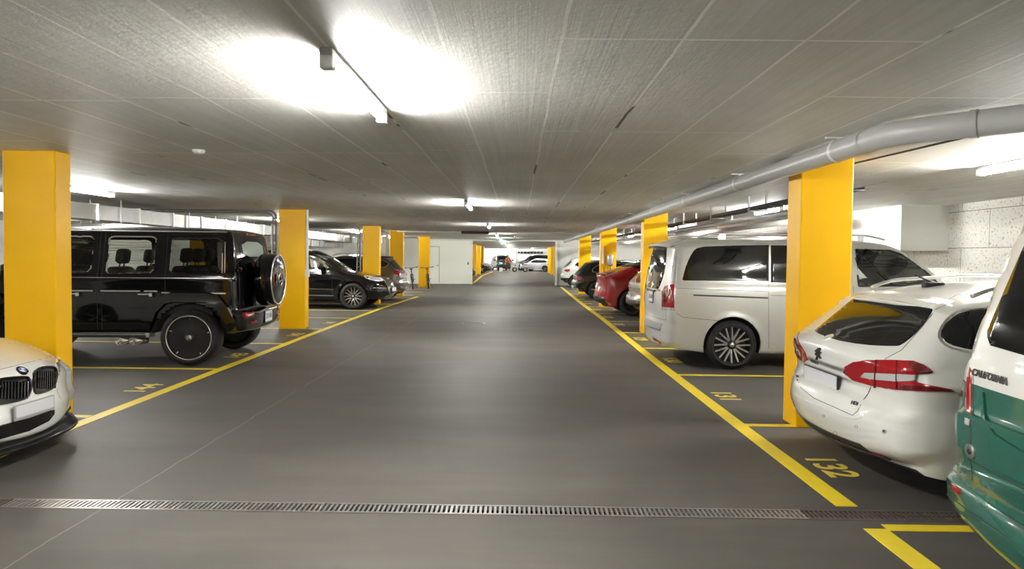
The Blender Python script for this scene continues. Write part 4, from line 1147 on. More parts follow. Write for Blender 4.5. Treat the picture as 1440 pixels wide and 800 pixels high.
plate(C, (0, .73), 'rear', .50, .11, None)
four_wheels(C, .345, .23, .22, dict(n=5, kind='plain'), .96)
mirror_pair(C, 3.75, .93, 1.1)
C.line('rear_wiper', [(0, 1.16), (.35, 1.22)], 'rear', .02, PLASTIC, .03)
# ====================================================== black boxy off-roader
BLACK = mat('black_paint', (.004, .004, .0045), .08, coat=.6, spec=.4)
r = car_root('off_roader', 'black boxy off-road vehicle with a covered spare wheel, behind the nearest left pillar')
G_prof = [(.22, .42, .1, .06, .02), (.03, .46, .12, .08, .04), (0, .52, .12, .08, .05), (0, .74, .12, .08, .05), (.03, .765, .1, .07, .04), (.13, .775, .08, .05, .02), (.15, .80, .08, .05, .02), (.155, 1.0, .07, .05, .02), (.165, 1.28, .07, .05, .02),
          (.20, 1.60, .07, .05, .02), (.25, 1.85, .07, .05, .02), (.30, 1.91, .08, .06, .02), (.45, 1.94, .10, .07, .03), (1.5, 1.965, .1, .07, .03), (2.6, 1.955, .1, .07, .03), (2.85, 1.92, .08, .06, .03), (3.05, 1.68, .06, .05, .02), (3.30, 1.34, .06, .05, .02),
          (3.40, 1.27, .08, .06, .02), (3.9, 1.24, .1, .08, .02), (4.3, 1.20, .1, .08, .02), (4.38, 1.14, .1, .08, .02), (4.40, .9, .1, .08, .03), (4.42, .78, .1, .08, .03), (4.50, .74, .12, .1, .04), (4.52, .55, .12, .1, .05), (4.45, .45, .12, .1, .04), (4.3, .4, .1, .1, .03)]
G_sec = [(.2, .86), (.42, .88), (.55, .90), (.8, .905), (1.1, .90), (1.26, .895), (1.34, .875), (1.6, .83), (1.85, .785), (2.0, .76)]
GPL = (184.5, (.78, .955), (-4.58, 8.86))
pre_place(r, *GPL)
w2 = pane_px(None, .86, [(151, 336), (154, 333.5), (214, 334), (217.5, 337), (217, 380), (213, 384.5), (155, 385), (151, 381)])
w1 = pane_px(None, .86, [(40, 333), (126, 333.5), (130, 337), (129, 378), (125, 383), (40, 385)])
w3 = pane_px(None, .86, [(239, 338), (243, 335.5), (305, 336), (312, 340), (312, 380), (306, 384), (243, 384), (239, 380)])
mir_r = [(a, z) for a, z in w3]
Gc = Car(r, G_prof, G_sec, [.78, 3.67], .395, zb=.46, cell=.06, paint=BLACK, holes=[w1, w2, w3], arch=.08, flare=0, taper=[(0, 1), (5, 1)])
Gc.place(*GPL); r.location.z = .004
GG = see_glass('off_roader_glass', (.75, .78, .74)); GD = see_glass('privacy_glass', (.30, .31, .29))
for sd in (1, -1):
    flat_pane(Gc, w1, sd, GG); flat_pane(Gc, w2, sd, GG); flat_pane(Gc, w3, sd, GD)
FR = mat('satin_trim', (.85, .85, .85), .22, .9)
Gc.line('window_frame', w2, 'left', .022, FR, .010, closed=True, mirror=True)
Gc.line('window_frame', w1, 'left', .022, FR, .010, closed=True, mirror=True)
Gc.line('window_frame', w3, 'left', .014, PLASTIC, .006, closed=True, mirror=True)
# arch flares
ar = Gc.wheels
for wx in ar:
    pts = [(wx+.60, .52), (wx+.50, .78), (wx+.36, .925), (wx+.24, .955), (wx-.24, .955), (wx-.36, .925), (wx-.47, .78), (wx-.56, .60)]
    o_ = Gc.line('wheel_arch_flare', pts, 'left', .16, BLACK, .055, mirror=True)
Gc.line('roof_gutter', [(.33, 1.875), (2.8, 1.875)], 'left', .02, FR, .014, mirror=True)
Gc.line('side_moulding', pane_px(None, .9, [(228, 411.8), (318, 413)])+[], 'left', .020, FR, .014, mirror=True)
mz = 1.03
Gc.line('side_moulding', [(1.22, 1.04), (1.40, 1.04)], 'left', .020, FR, .014, mirror=True)
Gc.line('side_moulding', [(1.45, 1.04), (1.98, 1.04)], 'left', .020, FR, .014, mirror=True)
Gc.line('side_moulding', [(2.08, 1.04), (3.2, 1.04)], 'left', .020, FR, .014, mirror=True)
Gc.line('belt_moulding', [(.2, 1.225), (3.2, 1.225)], 'left', .012, FR, .006, mirror=True)
Gc.line('sill_fold', [(1.30, .80), (3.2, .80)], 'left', .010, BLACK, .012, mirror=True)
Gc.seams([([(1.13, 1.85), (1.12, 1.0), (1.25, .80), (1.30, .52)], 'left', True), ([(2.03, 1.86), (2.03, .5)], 'left', True), ([(1.97, 1.86), (1.97, .5)], 'left', True), ([(.20, 1.9), (.19, .8)], 'left', True),
          ([(-.72, .80), (-.72, 1.86)], 'rear', False), ([(.72, .80), (.72, 1.86)], 'rear', False), ([(3.05, 1.3), (3.05, .5)], 'left', True)])
for sd in (1, -1):
    for a_ in (1.27, 2.25):
        bm = bmesh.new(); box(bm, a_, a_+.20, sd*.915-.02, sd*.915+.03*sd if sd > 0 else sd*.915+.02, .985, 1.01, .006); box(bm, a_+.0, a_+.05, min(sd*.9, sd*.95), max(sd*.9, sd*.95), .96, 1.02, .01)
        from_bm('door_handle', bm, CHROME, r)
    bm = bmesh.new(); b0 = sd*.93
    box(bm, 1.32, 3.1, b0-.09, b0+.09, .405, .445, .012)
    from_bm('running_board', bm, PLASTIC, r)
    bm = bmesh.new()
    for q in (-.078, .085): box(bm, 1.30, 3.12, b0+sd*q-.008, b0+sd*q+.008, .44, .452, .003)
    box(bm, 1.28, 1.34, b0-.09, b0+.09, .40, .47, .015)
    from_bm('running_board_trim', bm, FR, r)
    for a_ in (1.50, 1.68):
        bm = bmesh.new()
        Mx = Matrix.Translation((a_, sd*.94, .35)) @ Matrix.Rotation(-sd*.5, 4, 'Z')
        lathe(bm, [(.048, .05*sd), (.055, .06*sd), (.056, -.15*sd), (.046, -.15*sd), (.045, .05*sd)], Mx @ Matrix.Scale(1.35, 4, (1, 0, 0)), 20, close=True)
        from_bm('exhaust_pipe', bm, FR, r)
    # vent bars at the rear pillar
    for k in range(3):
        o_ = Gc.line('vent_bar', [(.385-.035*k, 1.30), (.405-.035*k, 1.74)], 'left' if sd > 0 else 'right', .015, FR, .010)
# spare wheel in its hard cover
bm = bmesh.new(); Ms = Matrix.Translation((-.04, .0, 1.18)) @ Matrix.Rotation(PI/2, 4, 'Z')   # lathe axis -> -x
lathe(bm, [(.20, -.14), (.385, -.13), (.40, -.10), (.40, .09), (.385, .125), (.36, .135)], Ms, 40)
SP = from_bm('spare_wheel_cover', bm, BLACK, r)
bm = bmesh.new(); lathe(bm, [(.385, .12), (.395, .137), (.372, .142), (.365, .13)], Ms, 40); from_bm('cover_ring', bm, FR, SP)
bm = bmesh.new(); lathe(bm, [(.366, .132), (.30, .150), (.15, .158), (.001, .16)], Ms, 40); from_bm('cover_disc', bm, BLACK, SP)
bm = bmesh.new()
for k in range(3):
    an = PI/2+2*PI*k/3
    tube(bm, [Ms @ Vector((0, .168, 0)), Ms @ Vector((.085*math.cos(an), .162, .085*math.sin(an)))], [.012, .003], 6)
lathe(bm, [(.085, .155), (.092, .168), (.10, .155)], Ms, 28); from_bm('emblem', bm, CHROME, SP)
Gc.patch('rear_window', [(-.46, 1.53), (-.49, 1.76), (.49, 1.76), (.46, 1.53)], 'rear', mat('pale_rear_glass', (.30, .36, .32), .06), rnd=1)
Gc.patch('rear_window_tint', [(-.60, 1.30), (-.60, 1.83), (.60, 1.83), (.60, 1.30)], 'rear', DGLASS, .001, rnd=1, grid=.03)
Gc.patch('brake_light', [(-.20, 1.855), (.20, 1.855), (.20, 1.875), (-.20, 1.875)], 'rear', REDL, .015, .02)
for sd in (1, -1):
    Gc.patch('tail_lamp', [(sd*.86, .655), (sd*.60, .655), (sd*.60, .735), (sd*.86, .735)], 'rear', REDL, .012, .02, rnd=0)
    Gc.patch('reversing_lamp', [(sd*.80, .685), (sd*.66, .685), (sd*.66, .705), (sd*.80, .705)], 'rear', CLEARL, .016, .01)
    Gc.patch('reflector', [(sd*.72, .565), (sd*.50, .565), (sd*.50, .60), (sd*.72, .60)], 'rear', REDL, .012, .02)
    bm = bmesh.new(); lathe(bm, [(.03, -.03), (.035, .03), (.02, .04)], Matrix.Translation((.14, sd*.80, 1.35)), 12); from_bm('door_hinge', bm, BLACK, r)
plate(Gc, (0, .62), 'rear', .32, .16, 'ZH 85', off=.012)
Gc.line('bumper_step', [(-.88, .77), (.88, .77)], 'rear', .03, PLASTIC, .012)
bm = bmesh.new(); box(bm, .1, .16, -.78, -.74, 1.1, 1.14, .01); box(bm, .08, .12, -.86, -.66, 1.12, 1.14, .01); from_bm('tailgate_handle', bm, CHROME, r)
four_wheels(Gc, .395, .29, .312, dict(n=5, kind='disc'), .975, rim_m=FR, cap='star')
mirror_pair(Gc, 3.05, .90, 1.25)
tub(Gc, .5, 3.2, .84, .7, 1.22)
for b_ in (.4, -.4): seat(Gc, 2.35, b_, .82); seat(Gc, 1.45, b_, .84)
seat(Gc, 1.45, 0, .84)
steer(Gc, 2.95, .40, 1.18)
bm = bmesh.new(); box(bm, 3.0, 3.28, -.8, .8, 1.05, 1.27, .04); from_bm('dashboard', bm, CABIN, r)
Gc.open_screen(2.92, 3.29, .66, .74, GG)
Gc.patch('head_lamp', [(.68+.11*math.cos(t), 1.0+.11*math.sin(t)) for t in np.linspace(0, 2*PI, 17)[:-1]], 'front', HEADL, .004, .01, mirror=True)

# ====================================================== white coupe nose (B)
r = car_root('sports_coupe', 'white car with two black kidney shaped grilles, nose poking in at the left edge', 'car')
B_prof = [(.15, .3, .3, .2, .12), (.0, .5, .3, .2, .14), (.03, .75, .25, .18, .12), (.08, 1.0, .2, .15, .1), (.6, 1.08, .15, .12, .06), (1.3, 1.30, .15, .12, .05), (1.9, 1.375, .15, .12, .05), (2.4, 1.36, .15, .12, .06), (2.8, 1.22, .15, .12, .08), (3.2, 1.0, .16, .12, .08),
          (3.4, .935, .2, .14, .06), (3.8, .885, .25, .16, .07), (4.1, .83, .30, .19, .11), (4.35, .765, .38, .23, .16), (4.48, .715, .42, .27, .19), (4.545, .655, .45, .29, .2), (4.57, .56, .46, .30, .2), (4.59, .46, .46, .30, .2), (4.61, .38, .46, .30, .2), (4.60, .28, .46, .30, .2), (4.58, .2, .46, .30, .2), (4.5, .17, .46, .30, .18)]
B_sec = [(.12, .86), (.3, .90), (.5, .91), (.7, .905), (.85, .86), (.95, .80), (1.1, .72), (1.3, .62), (1.4, .58)]
B = Car(r, B_prof, B_sec, [.95, 3.76], .33, taper=[(0, .97), (.6, 1), (4.0, 1), (4.6, .97)], zb=.17, cell=.04, nu=26, paint=WHITE, arch=.04, nsig=.2)
B.place(0, (4.61, 0), (-3.60, 4.78))
def kid(s_): return [(s_*.035, .50), (s_*.03, .60), (s_*.05, .665), (s_*.20, .685), (s_*.31, .665), (s_*.33, .60), (s_*.29, .53), (s_*.16, .495)]
KB = mat('gloss_black', (.008, .008, .008), .18)
K1 = [(46, 527), (49, 521), (60, 517), (74, 517), (78, 520), (78, 533), (73, 546), (62, 551), (51, 554), (47, 550)]
K2 = [(-30, 545), (-12, 537), (10, 532), (35, 530.5), (40, 533), (42, 541), (41, 551), (37, 560), (20, 565), (-10, 570), (-28, 568)]
for K in (K1, K2):
    B.patch('kidney_grille', K, 'pix', KB, .006, .012, grid=.02, rnd=1)
    B.line('grille_surround', K, 'pix', .016, KB, .016, closed=True, rnd=1)
for (x0, x1, y0, y1, n_) in ((50, 77, 519, 551, 9), (-24, 39, 533, 566, 14)):
    for k in range(n_):
        x = x0+(x1-x0)*(k+.5)/n_; B.line('grille_bar', [(x, y0+4), (x-.6, y1-5)], 'pix', .010, KB, .018)
q, nn = B.at((31, 521), 'pix', .0)
zz = nn.normalized(); xx = Vector((0, 0, 1)).cross(zz).normalized(); yy = zz.cross(xx)
Mb = Matrix((xx, yy, zz)).transposed().to_4x4(); Mb.translation = q
def disc_part(name, rad, h0, h1, m, M, n=28, segs=None, parent=None):
    bm = bmesh.new()
    if segs is None:
        lathe(bm, [(rad, h0), (rad, h1), (.0005, h1)], M @ Matrix.Rotation(PI/2, 4, 'X').inverted() @ Matrix.Scale(1, 4), n)
    else:
        for s_ in segs:
            vs = [bm.verts.new(M @ Vector((0, 0, h1)))]+[bm.verts.new(M @ Vector((rad*math.cos(t), rad*math.sin(t), h1))) for t in np.linspace(s_, s_+PI/2, 8)]
            bm.faces.new(vs)
    return from_bm(name, bm, m, parent)
def ring_disc(name, rad, h, m, M, parent, n=28):
    bm = bmesh.new(); a_ = [bm.verts.new(M @ Vector((rad*math.cos(2*PI*k/n), rad*math.sin(2*PI*k/n), h))) for k in range(n)]
    b_ = [bm.verts.new(M @ Vector((rad*math.cos(2*PI*k/n), rad*math.sin(2*PI*k/n), -.01))) for k in range(n)]
    bm.faces.new(a_)
    for k in range(n): bm.faces.new((b_[k], b_[(k+1) % n], a_[(k+1) % n], a_[k]))
    return from_bm(name, bm, m, parent)
em = ring_disc('emblem', .041, .008, KB, Mb, r)
ring_disc('emblem_centre', .027, .0095, PLATEW, Mb, em)
disc_part('emblem_quarters', .026, 0, .0105, mat('badge_blue', (.02, .10, .45), .3), Mb, segs=[PI/2, -PI/2], parent=em)
plate(B, (47, 573), 'pix', .36, .085, None, frame=mat('plate_frame_grey', (.35, .35, .35), .4), off=.016)
B.patch('head_lamp', [(77, 506), (79, 501), (82, 500), (84, 506), (84.5, 518), (83, 527), (80, 529), (78.5, 519)], 'pix', HEADL, .005, .012, grid=.02, rnd=1)
B.patch('head_lamp', [(-.46, .62), (-.44, .70), (-.60, .745), (-.80, .75), (-.84, .70), (-.70, .645)], 'front', HEADL, .005, .012)
B.patch('lower_intake', [(-40, 612), (0, 598), (40, 588), (70, 577.5), (76, 576), (76, 582), (68, 592), (40, 606), (0, 617), (-40, 628)], 'pix', KB, .005, .012, grid=.03)
B.seams([([(-40, 530), (0, 519.5), (49, 507.5), (73, 501)], 'pix', False), ([(84, 529), (90, 520), (93, 508)], 'pix', False), ([(86, 536), (80, 548), (84, 560), (89, 566)], 'pix', False), ([(4.0, .86), (3.96, .72), (3.95, .70)], 'right', True)], w=.004)
B.patch('windscreen', [(2.45, -.5), (2.45, .5), (3.25, .62), (3.25, -.62)], 'top', DGLASS)
B.patch('side_window', [(.9, 1.0), (1.4, 1.22), (2.3, 1.28), (2.95, .98)], 'left', DGLASS, mirror=True)
# front splitter: a shelf following the bumper in plan
vs = []; fs = []; n_ = 30
for k in range(n_+1):
    b = -.83+1.66*k/n_; u = abs(b)/.84
    a_ = 4.635-.24*u**2.0-.36*u**6; h_ = .02*u**6
    vs += [(a_-.35, b, .16), (a_, b, .135+h_), (a_+.012, b, .15+h_), (a_-.01, b, .172+h_*2.5), (a_-.10, b, .20+h_*2), (a_-.35, b, .21)]
for k in range(n_):
    for q in range(6): fs.append((k*6+q, k*6+(q+1) % 6, (k+1)*6+(q+1) % 6, (k+1)*6+q))
fs += [tuple(range(6)), tuple(range(n_*6+5, n_*6-1, -1))]
from_py('front_splitter', vs, fs, KB, r, True)
four_wheels(B, .33, .24, .24, dict(n=5, kind='plain'), .91)
mirror_pair(B, 2.95, .84, .93)

# ====================================================== black estate SUV (Q)
r = car_root('large_suv', 'large black SUV parked nose out behind the second left pillar, silver multi-spoke wheel')
Q_prof = [(.15, .35, .2, .15, .1), (.0, .5, .25, .18, .12), (.02, .8, .2, .15, .1), (.1, 1.05, .2, .14, .1), (.45, 1.5, .15, .1, .06), (.6, 1.65, .15, .12, .05), (1.2, 1.73, .15, .12, .05), (2.2, 1.74, .15, .12, .05), (2.7, 1.70, .15, .12, .06), (3.1, 1.52, .15, .12, .08), (3.55, 1.23, .15, .12, .08),
          (3.75, 1.13, .2, .14, .07), (4.2, 1.06, .25, .2, .07), (4.6, .97, .3, .22, .1), (4.86, .88, .4, .28, .15), (4.97, .78, .5, .32, .18), (5.03, .65, .5, .34, .19), (5.05, .5, .5, .34, .19), (5.02, .36, .5, .34, .18), (4.9, .26, .5, .32, .14)]
Q_sec = [(.2, .93), (.4, .965), (.7, .985), (.95, .975), (1.08, .93), (1.3, .83), (1.5, .73), (1.7, .65)]
QPL = (0, (4.05, -.985), (-4.76, 18.42))
pre_place(r, *QPL)
qh = pane_px(None, -.86, [(410, 357), (425, 358), (441, 361), (452, 366), (463, 376), (461, 377.5), (410, 377.5)])
Q = Car(r, Q_prof, Q_sec, [1.06, 4.05], .385, taper=[(0, .97), (.6, 1), (4.2, 1), (5.0, .96)], zb=.28, cell=.06, paint=BLACK, holes=[qh], arch=.05, flare=.02)
Q.place(*QPL)
flat_pane(Q, qh, -1, GG); flat_pane(Q, qh, 1, GG)
Q.line('window_trim', [(1.0, 1.12), (3.35, 1.10)], 'right', .03, CHROME, .006, mirror=True)
Q.line('window_trim', [(1.0, 1.60), (2.4, 1.63), (2.95, 1.50), (3.4, 1.22)], 'right', .018, CHROME, .006, mirror=True)
Q.patch('side_window', [(.7, 1.15), (.85, 1.5), (1.9, 1.58), (1.9, 1.13)], 'right', DGLASS, mirror=True)
Q.open_screen(2.72, 3.58, .58, .72, GG)
Q.patch('head_lamp', [(511.2, 387.5), (515, 387), (525, 388.5), (537, 390), (539, 395), (532, 395.5), (520, 393.5), (514, 391)], 'pix', HEADL, .006, .015, grid=.04)
Q.patch('head_lamp_reflector', [(515, 388.5), (519, 388.3), (518, 392), (515, 390.5)], 'pix', CHROME, .010, .012, grid=.04)
Q.patch('head_lamp', [(.42, .72), (.42, .84), (.80, .90), (.86, .84), (.6, .70)], 'front', HEADL, .006, .015)
Q.patch('grille', [(-.40, .88), (.40, .88), (.44, .74), (.36, .42), (-.36, .42), (-.44, .74)], 'front', PLASTIC, .004, .01)
Q.line('grille_frame', [(-.40, .88), (.40, .88), (.44, .74), (.36, .42), (-.36, .42), (-.44, .74)], 'front', .035, CHROME, .015, closed=True)
for k in range(9):
    b = -.34+.085*k; Q.line('grille_bar', [(b, .46), (b*1.08, .85)], 'front', .014, CHROME, .012)
Q.patch('fog_lamp_grille', [(-.50, .50), (-.85, .50), (-.86, .66), (-.50, .60)], 'front', PLASTIC, .005, .01, mirror=True)
Q.line('fog_lamp_trim', [(524, 404.7), (543, 405)], 'pix', .03, CHROME, .012)
Q.line('fog_lamp_trim', [(521, 407), (521.5, 403), (525, 401)], 'pix', .02, CHROME, .012)
Q.patch('lower_grille', [(-.5, .30), (.5, .30), (.45, .38), (-.45, .38)], 'front', ALU, .006, .01)
Q.line('sill_trim', [(1.55, .40), (3.50, .40)], 'right', .03, CHROME, .012, mirror=True)
Q.line('side_crease', [(1.5, .60), (3.5, .58)], 'right', .012, FR, .004, mirror=True)
Q.seams([([(3.35, 1.1), (3.45, .8), (3.45, .4)], 'right', True), ([(2.2, 1.6), (2.15, .4)], 'right', True), ([(3.7, 1.08), (4.5, .95), (4.8, .85)], 'right', True), ([(2.75, .98), (2.95, .98)], 'right', False)])
four_wheels(Q, .385, .28, .275, dict(n=7, kind='v'), 1.0)
mirror_pair(Q, 3.12, .90, 1.13, w=.2, h=.2)
for sd in (1, -1):
    bm = bmesh.new(); tube(bm, fillet([(.8, sd*.62, 1.68), (1.0, sd*.62, 1.78), (2.4, sd*.62, 1.79), (2.75, sd*.63, 1.68)], .1, 4), .016, 8); from_bm('roof_rail', bm, ALU, r)
tub(Q, 1.6, 3.4, .86, .6, 1.12)
for b_ in (.42, -.42): seat(Q, 2.5, b_, .75)
plate(Q, (0, .55), 'front', .5, .11, None)

# ====================================================== generic builder for the rest
def suv_like(name, label, L, W, Hh, paint, place, tail, wr=.35, rear_slope=.3, belt=1.0, cell=.08, nose_hood=1.0, wheel_style=dict(n=5, kind='plain'), group=None, ov=(.9, .88), rl=.18, zb=.24, lower=None, rails=False, rim_m=None, cat='car', bot=None):
    k = Hh/1.6; b0_, b1_ = (.32*k, .38*k) if bot is None else (bot, bot+.04)
    pr = [(.16, b0_, .25, rl, .08), (.02, b1_, .25, rl, .1), (0, .5*k, .28, rl, .11), (.01, .66*k, .26, rl, .11), (.07, .73*k, .22, rl*.8, .09), (.08, .95*k, .2, rl*.8, .08),
          (.12+.1*rear_slope, 1.05*k, .18, .12, .07), (.12+.75*rear_slope, 1.35*k, .15, .11, .06), (.12+rear_slope, 1.47*k, .15, .10, .05), (.3+rear_slope, 1.54*k, .14, .11, .05), (L*.32, 1.59*k, .14, .11, .05), (L*.5, 1.59*k, .14, .11, .05), (L*.58, 1.52*k, .14, .11, .07),
          (L*.68, 1.25*k, .15, .11, .08), (L*.745, 1.06*k*nose_hood, .18, .12, .07), (L*.86, .96*k*nose_hood, .25, .2, .09), (L*.95, .85*k*nose_hood, .4, .3, .14), (L*.99, .7*k, .5, .34, .17), (L, .5*k, .5, .34, .18), (L*.99, .33*k, .5, .34, .16), (L*.965, .24*k, .4, .3, .12)]
    w = W/2
    sc_ = [(.15, w*.93), (.35*k, w*.97), (.6*k, w), (.85*k, w*.99), (1.0*k, w*.955), (1.15*k, w*.88), (1.35*k, w*.78), (1.6*k, w*.68)]
    rt = car_root(name, label, cat, group)
    c = Car(rt, pr, sc_, [ov[0], L-ov[1]], wr, taper=[(0, .97), (.6, 1), (L*.8, 1), (L, .95)], zb=zb, cell=cell, nu=14, paint=paint, arch=.045, lower=lower)
    c.place(*place)
    rs = rear_slope
    c.patch('rear_window', [(-w*.78, 1.04*k), (-w*.66, 1.42*k), (w*.66, 1.42*k), (w*.78, 1.04*k)], 'rear', DGLASS, grid=.1, rnd=1)
    c.patch('windscreen', [(L*.59, -w*.62), (L*.59, w*.62), (L*.72, w*.74), (L*.72, -w*.74)], 'top', DGLASS, grid=.1)
    c.patch('side_window', [(.30+rs*.7, 1.10*k), (.42+rs, 1.36*k), (L*.34, 1.46*k), (L*.53, 1.45*k), (L*.66, 1.08*k), (L*.4, 1.05*k)], 'left', DGLASS, grid=.1, rnd=1, mirror=True)
    four_wheels(c, wr, .22, wr*.66, wheel_style, w+.0, rim_m=rim_m)
    mirror_pair(c, L*.62, w-.03, 1.0*k)
    c.patch('head_lamp', [(w*.5, .72*k), (w*.5, .8*k), (w*.85, .86*k), (w*.9, .78*k)], 'front', HEADL, .006, .012, mirror=True)
    c.patch('grille', [(-w*.38, .56*k), (w*.38, .56*k), (w*.42, .76*k), (-w*.42, .76*k)], 'front', PLASTIC, .006, .012)
    c.patch('lower_intake', [(-w*.6, .32*k), (w*.6, .32*k), (w*.55, .44*k), (-w*.55, .44*k)], 'front', PLASTIC, .006, .012)
    c.seams([([(L*.30, 1.05*k), (L*.31, .4)], 'left', True), ([(L*.5, 1.45*k), (L*.5, .35)], 'left', True)], w=.008)
    if rails:
        for sd in (1, -1):
            bm = bmesh.new(); tube(bm, fillet([(rs+.35, sd*w*.62, 1.55*k), (rs+.5, sd*w*.62, 1.63*k), (L*.5, sd*w*.62, 1.645*k), (L*.56, sd*w*.63, 1.56*k)], .08, 3), .016, 6); from_bm('roof_rail', bm, ALU, rt)
    for t_ in tail:
        nm, pts, md, m_ = t_[:4]; c.patch(nm, pts, md, m_, .008, .015, grid=.05, mirror=(len(t_) > 4))
    return c
BRONZE = mat('bronze_paint', (.12, .10, .085), .3, .5, coat=.8)
xb = suv_like('compact_suv', 'bronze grey SUV with its tail to the lane, seen behind the large black SUV', 4.45, 1.82, 1.60, BRONZE, (180, (0, 0), (-3.93, 22.75)), [
    ('tail_lamp', [(552.5, 382), (556, 379.5), (563, 379.5), (567, 382), (571, 383), (570, 387), (562, 387), (556, 386)], 'pix', REDL),
    ('number_panel', [(562, 386.5), (571, 386.5), (571, 391), (562, 390.5)], 'pix', PLATEW),
    ('rear_bumper_skid', [(568.5, 406), (573, 402.5), (578, 401.5), (577.5, 405), (572, 408)], 'pix', ALU),
    ('tail_lamp', [(-.85, .86), (-.5, .84), (-.5, .94), (-.85, .97)], 'rear', REDL)], rails=True, cell=.06, wr=.36, ov=(.82, .86), rear_slope=.42)
xb.patch('quarter_window', [(534, 366), (540, 367), (546, 370.5), (543, 374.5), (534, 376)], 'pix', DGLASS, .004, .02, grid=.04)
xb.line('window_trim', [(534, 366), (540, 367), (546.5, 370.5), (543, 375), (534, 376.5)], 'pix', .02, CHROME, .008)
xb.patch('rear_glass', [(553.5, 366), (559, 365.5), (573, 376.5), (562, 377), (557, 372)], 'pix', DGLASS, .004, .02, grid=.04)
xb.line('rear_spoiler', [(-.6, 1.49), (.6, 1.49)], 'rear', .06, PLASTIC, .05)
BEIGE = mat('beige_paint', (.27, .235, .19), .4, .1, coat=.8)
yb = suv_like('beige_car', 'beige car mostly hidden between the red car and the silver van', 4.5, 1.84, 1.70, BEIGE, (0, (0, 0), (2.54, 14.75)), [
    ('rear_glass', [(888.5, 385), (892, 380), (904, 366), (906, 366), (906, 385.5)], 'pix', DGLASS),
    ('tail_lamp', [(893, 397), (893.5, 391), (897, 389), (905, 388.5), (905, 398.5)], 'pix', REDL),
    ('licence_plate', [(880, 411.5), (880.5, 409.5), (886.5, 411), (886.5, 419), (880.5, 417.5)], 'pix', PLATEW)], lower=.64, cell=.06, rear_slope=.5, wr=.35, zb=.40, bot=.47)
yb.line('boot_ledge', [(-.80, .92), (.80, .92)], 'rear', .03, BEIGE, .02)
RED = mat('red_paint', (.32, .003, .008), .2, 0, coat=1)
T_prof = [(.20, .28, .3, .2, .1), (.04, .34, .3, .24, .14), (0, .45, .35, .26, .16), (.02, .62, .34, .26, .16), (.07, .80, .3, .24, .14), (.09, .98, .26, .2, .12), (.08, 1.06, .22, .18, .12), (.10, 1.10, .16, .12, .10), (.3, 1.17, .15, .12, .07), (.7, 1.32, .15, .12, .06), (1.3, 1.50, .15, .12, .05), (2.0, 1.605, .15, .12, .05), (2.5, 1.60, .15, .12, .06),
          (3.0, 1.46, .15, .12, .07), (3.6, 1.13, .16, .12, .08), (3.8, 1.04, .2, .14, .07), (4.2, .93, .3, .2, .08), (4.55, .78, .4, .3, .14), (4.7, .62, .5, .34, .18), (4.75, .45, .5, .34, .18), (4.7, .3, .5, .34, .16), (4.55, .22, .4, .3, .1)]
r = car_root('red_car', 'glossy red car with sloping roof in front of the charging box pillar')
T = Car(r, T_prof, [(.15, .88), (.35, .93), (.6, .96), (.85, .955), (1.0, .92), (1.15, .85), (1.35, .76), (1.6, .62)], [.93, 3.83], .36, taper=[(0, .97), (.6, 1), (4, 1), (4.7, .95)], zb=.22, cell=.05, nu=20, paint=RED, lower=None)
T.place(0, (0, 0), (2.2, 18.35))
T.patch('tail_lamp', [(860.5, 386), (870.5, 386), (868, 389), (862, 391.5)], 'pix', REDD, .006, .02, grid=.04)
T.patch('tail_lamp_inner', [(862, 388), (868, 387.5), (866, 390), (862.5, 390.5)], 'pix', REDL, .010, .012, grid=.04)  # plain red lens area inside the dark lamp
T.patch('tail_lamp', [(.90, .98), (.5, 1.0), (.5, 1.05), (.88, 1.06)], 'rear', REDL, .006, .02)
T.patch('side_window', [(885, 374), (893, 368), (903, 364.5), (912, 363), (912, 378), (896, 378)], 'pix', DGLASS, .004, .02, grid=.04)
T.patch('rear_window', [(.28, -.58), (.28, .58), (1.6, .5), (1.6, -.5)], 'top', DGLASS)
T.patch('windscreen', [(2.7, -.5), (2.7, .5), (3.5, .62), (3.5, -.62)], 'top', DGLASS)
T.patch('side_window', [(.9, 1.14), (1.5, 1.36), (2.4, 1.46), (3.3, 1.1)], 'left', DGLASS)
T.patch('diffuser', [(-.72, .30), (-.78, .46), (-.60, .50), (.60, .50), (.78, .46), (.72, .30)], 'rear', PLASTIC, .008, .02)
T.patch('licence_plate', [(-.16, .72), (.16, .72), (.16, .86), (-.16, .86)], 'rear', PLATEW, .012, .02)
T.line('boot_lip', [(-.62, 1.09), (.62, 1.09)], 'rear', .04, RED, .03)
T.seams([([(-.5, .97), (-.45, .62), (.45, .62), (.5, .97)], 'rear', False), ([(.9, .95), (.8, .6)], 'right', True)])
four_wheels(T, .36, .25, .25, dict(n=5, kind='v'), .965, rim_m=DALU)
mirror_pair(T, 3.2, .92, 1.02)
GOLFB = mat('deep_black_paint', (.008, .008, .009), .15, coat=1)
gw = suv_like('small_estate', 'small black estate car, second from the fire door on the right, chrome window trim', 4.55, 1.79, 1.50, GOLFB, (0, (0, 0), (2.15, 25.45)), [
    ('tail_lamp', [(808.5, 391), (809, 388), (812, 387), (815, 389), (817.5, 394.5), (811, 394.5)], 'pix', REDL),
    ('licence_plate', [(803, 405), (803.5, 401), (806.5, 401.5), (807, 406)], 'pix', PLATEW),
    ('tail_lamp', [(.85, .8), (.5, .78), (.5, .88), (.85, .92)], 'rear', REDL)], rear_slope=.42, wr=.32, ov=(.88, .88), rim_m=ALU)
gw.line('window_trim', [(.72, 1.03), (.75, 1.15), (.95, 1.28), (1.5, 1.36), (2.4, 1.36)], 'right', .03, CHROME, .008, mirror=True)
gw.line('window_trim', [(.72, 1.03), (1.0, .99), (2.8, .99)], 'right', .03, CHROME, .008, mirror=True)
WHITE2 = mat('white_paint', (.70, .70, .665), .28, coat=.9)
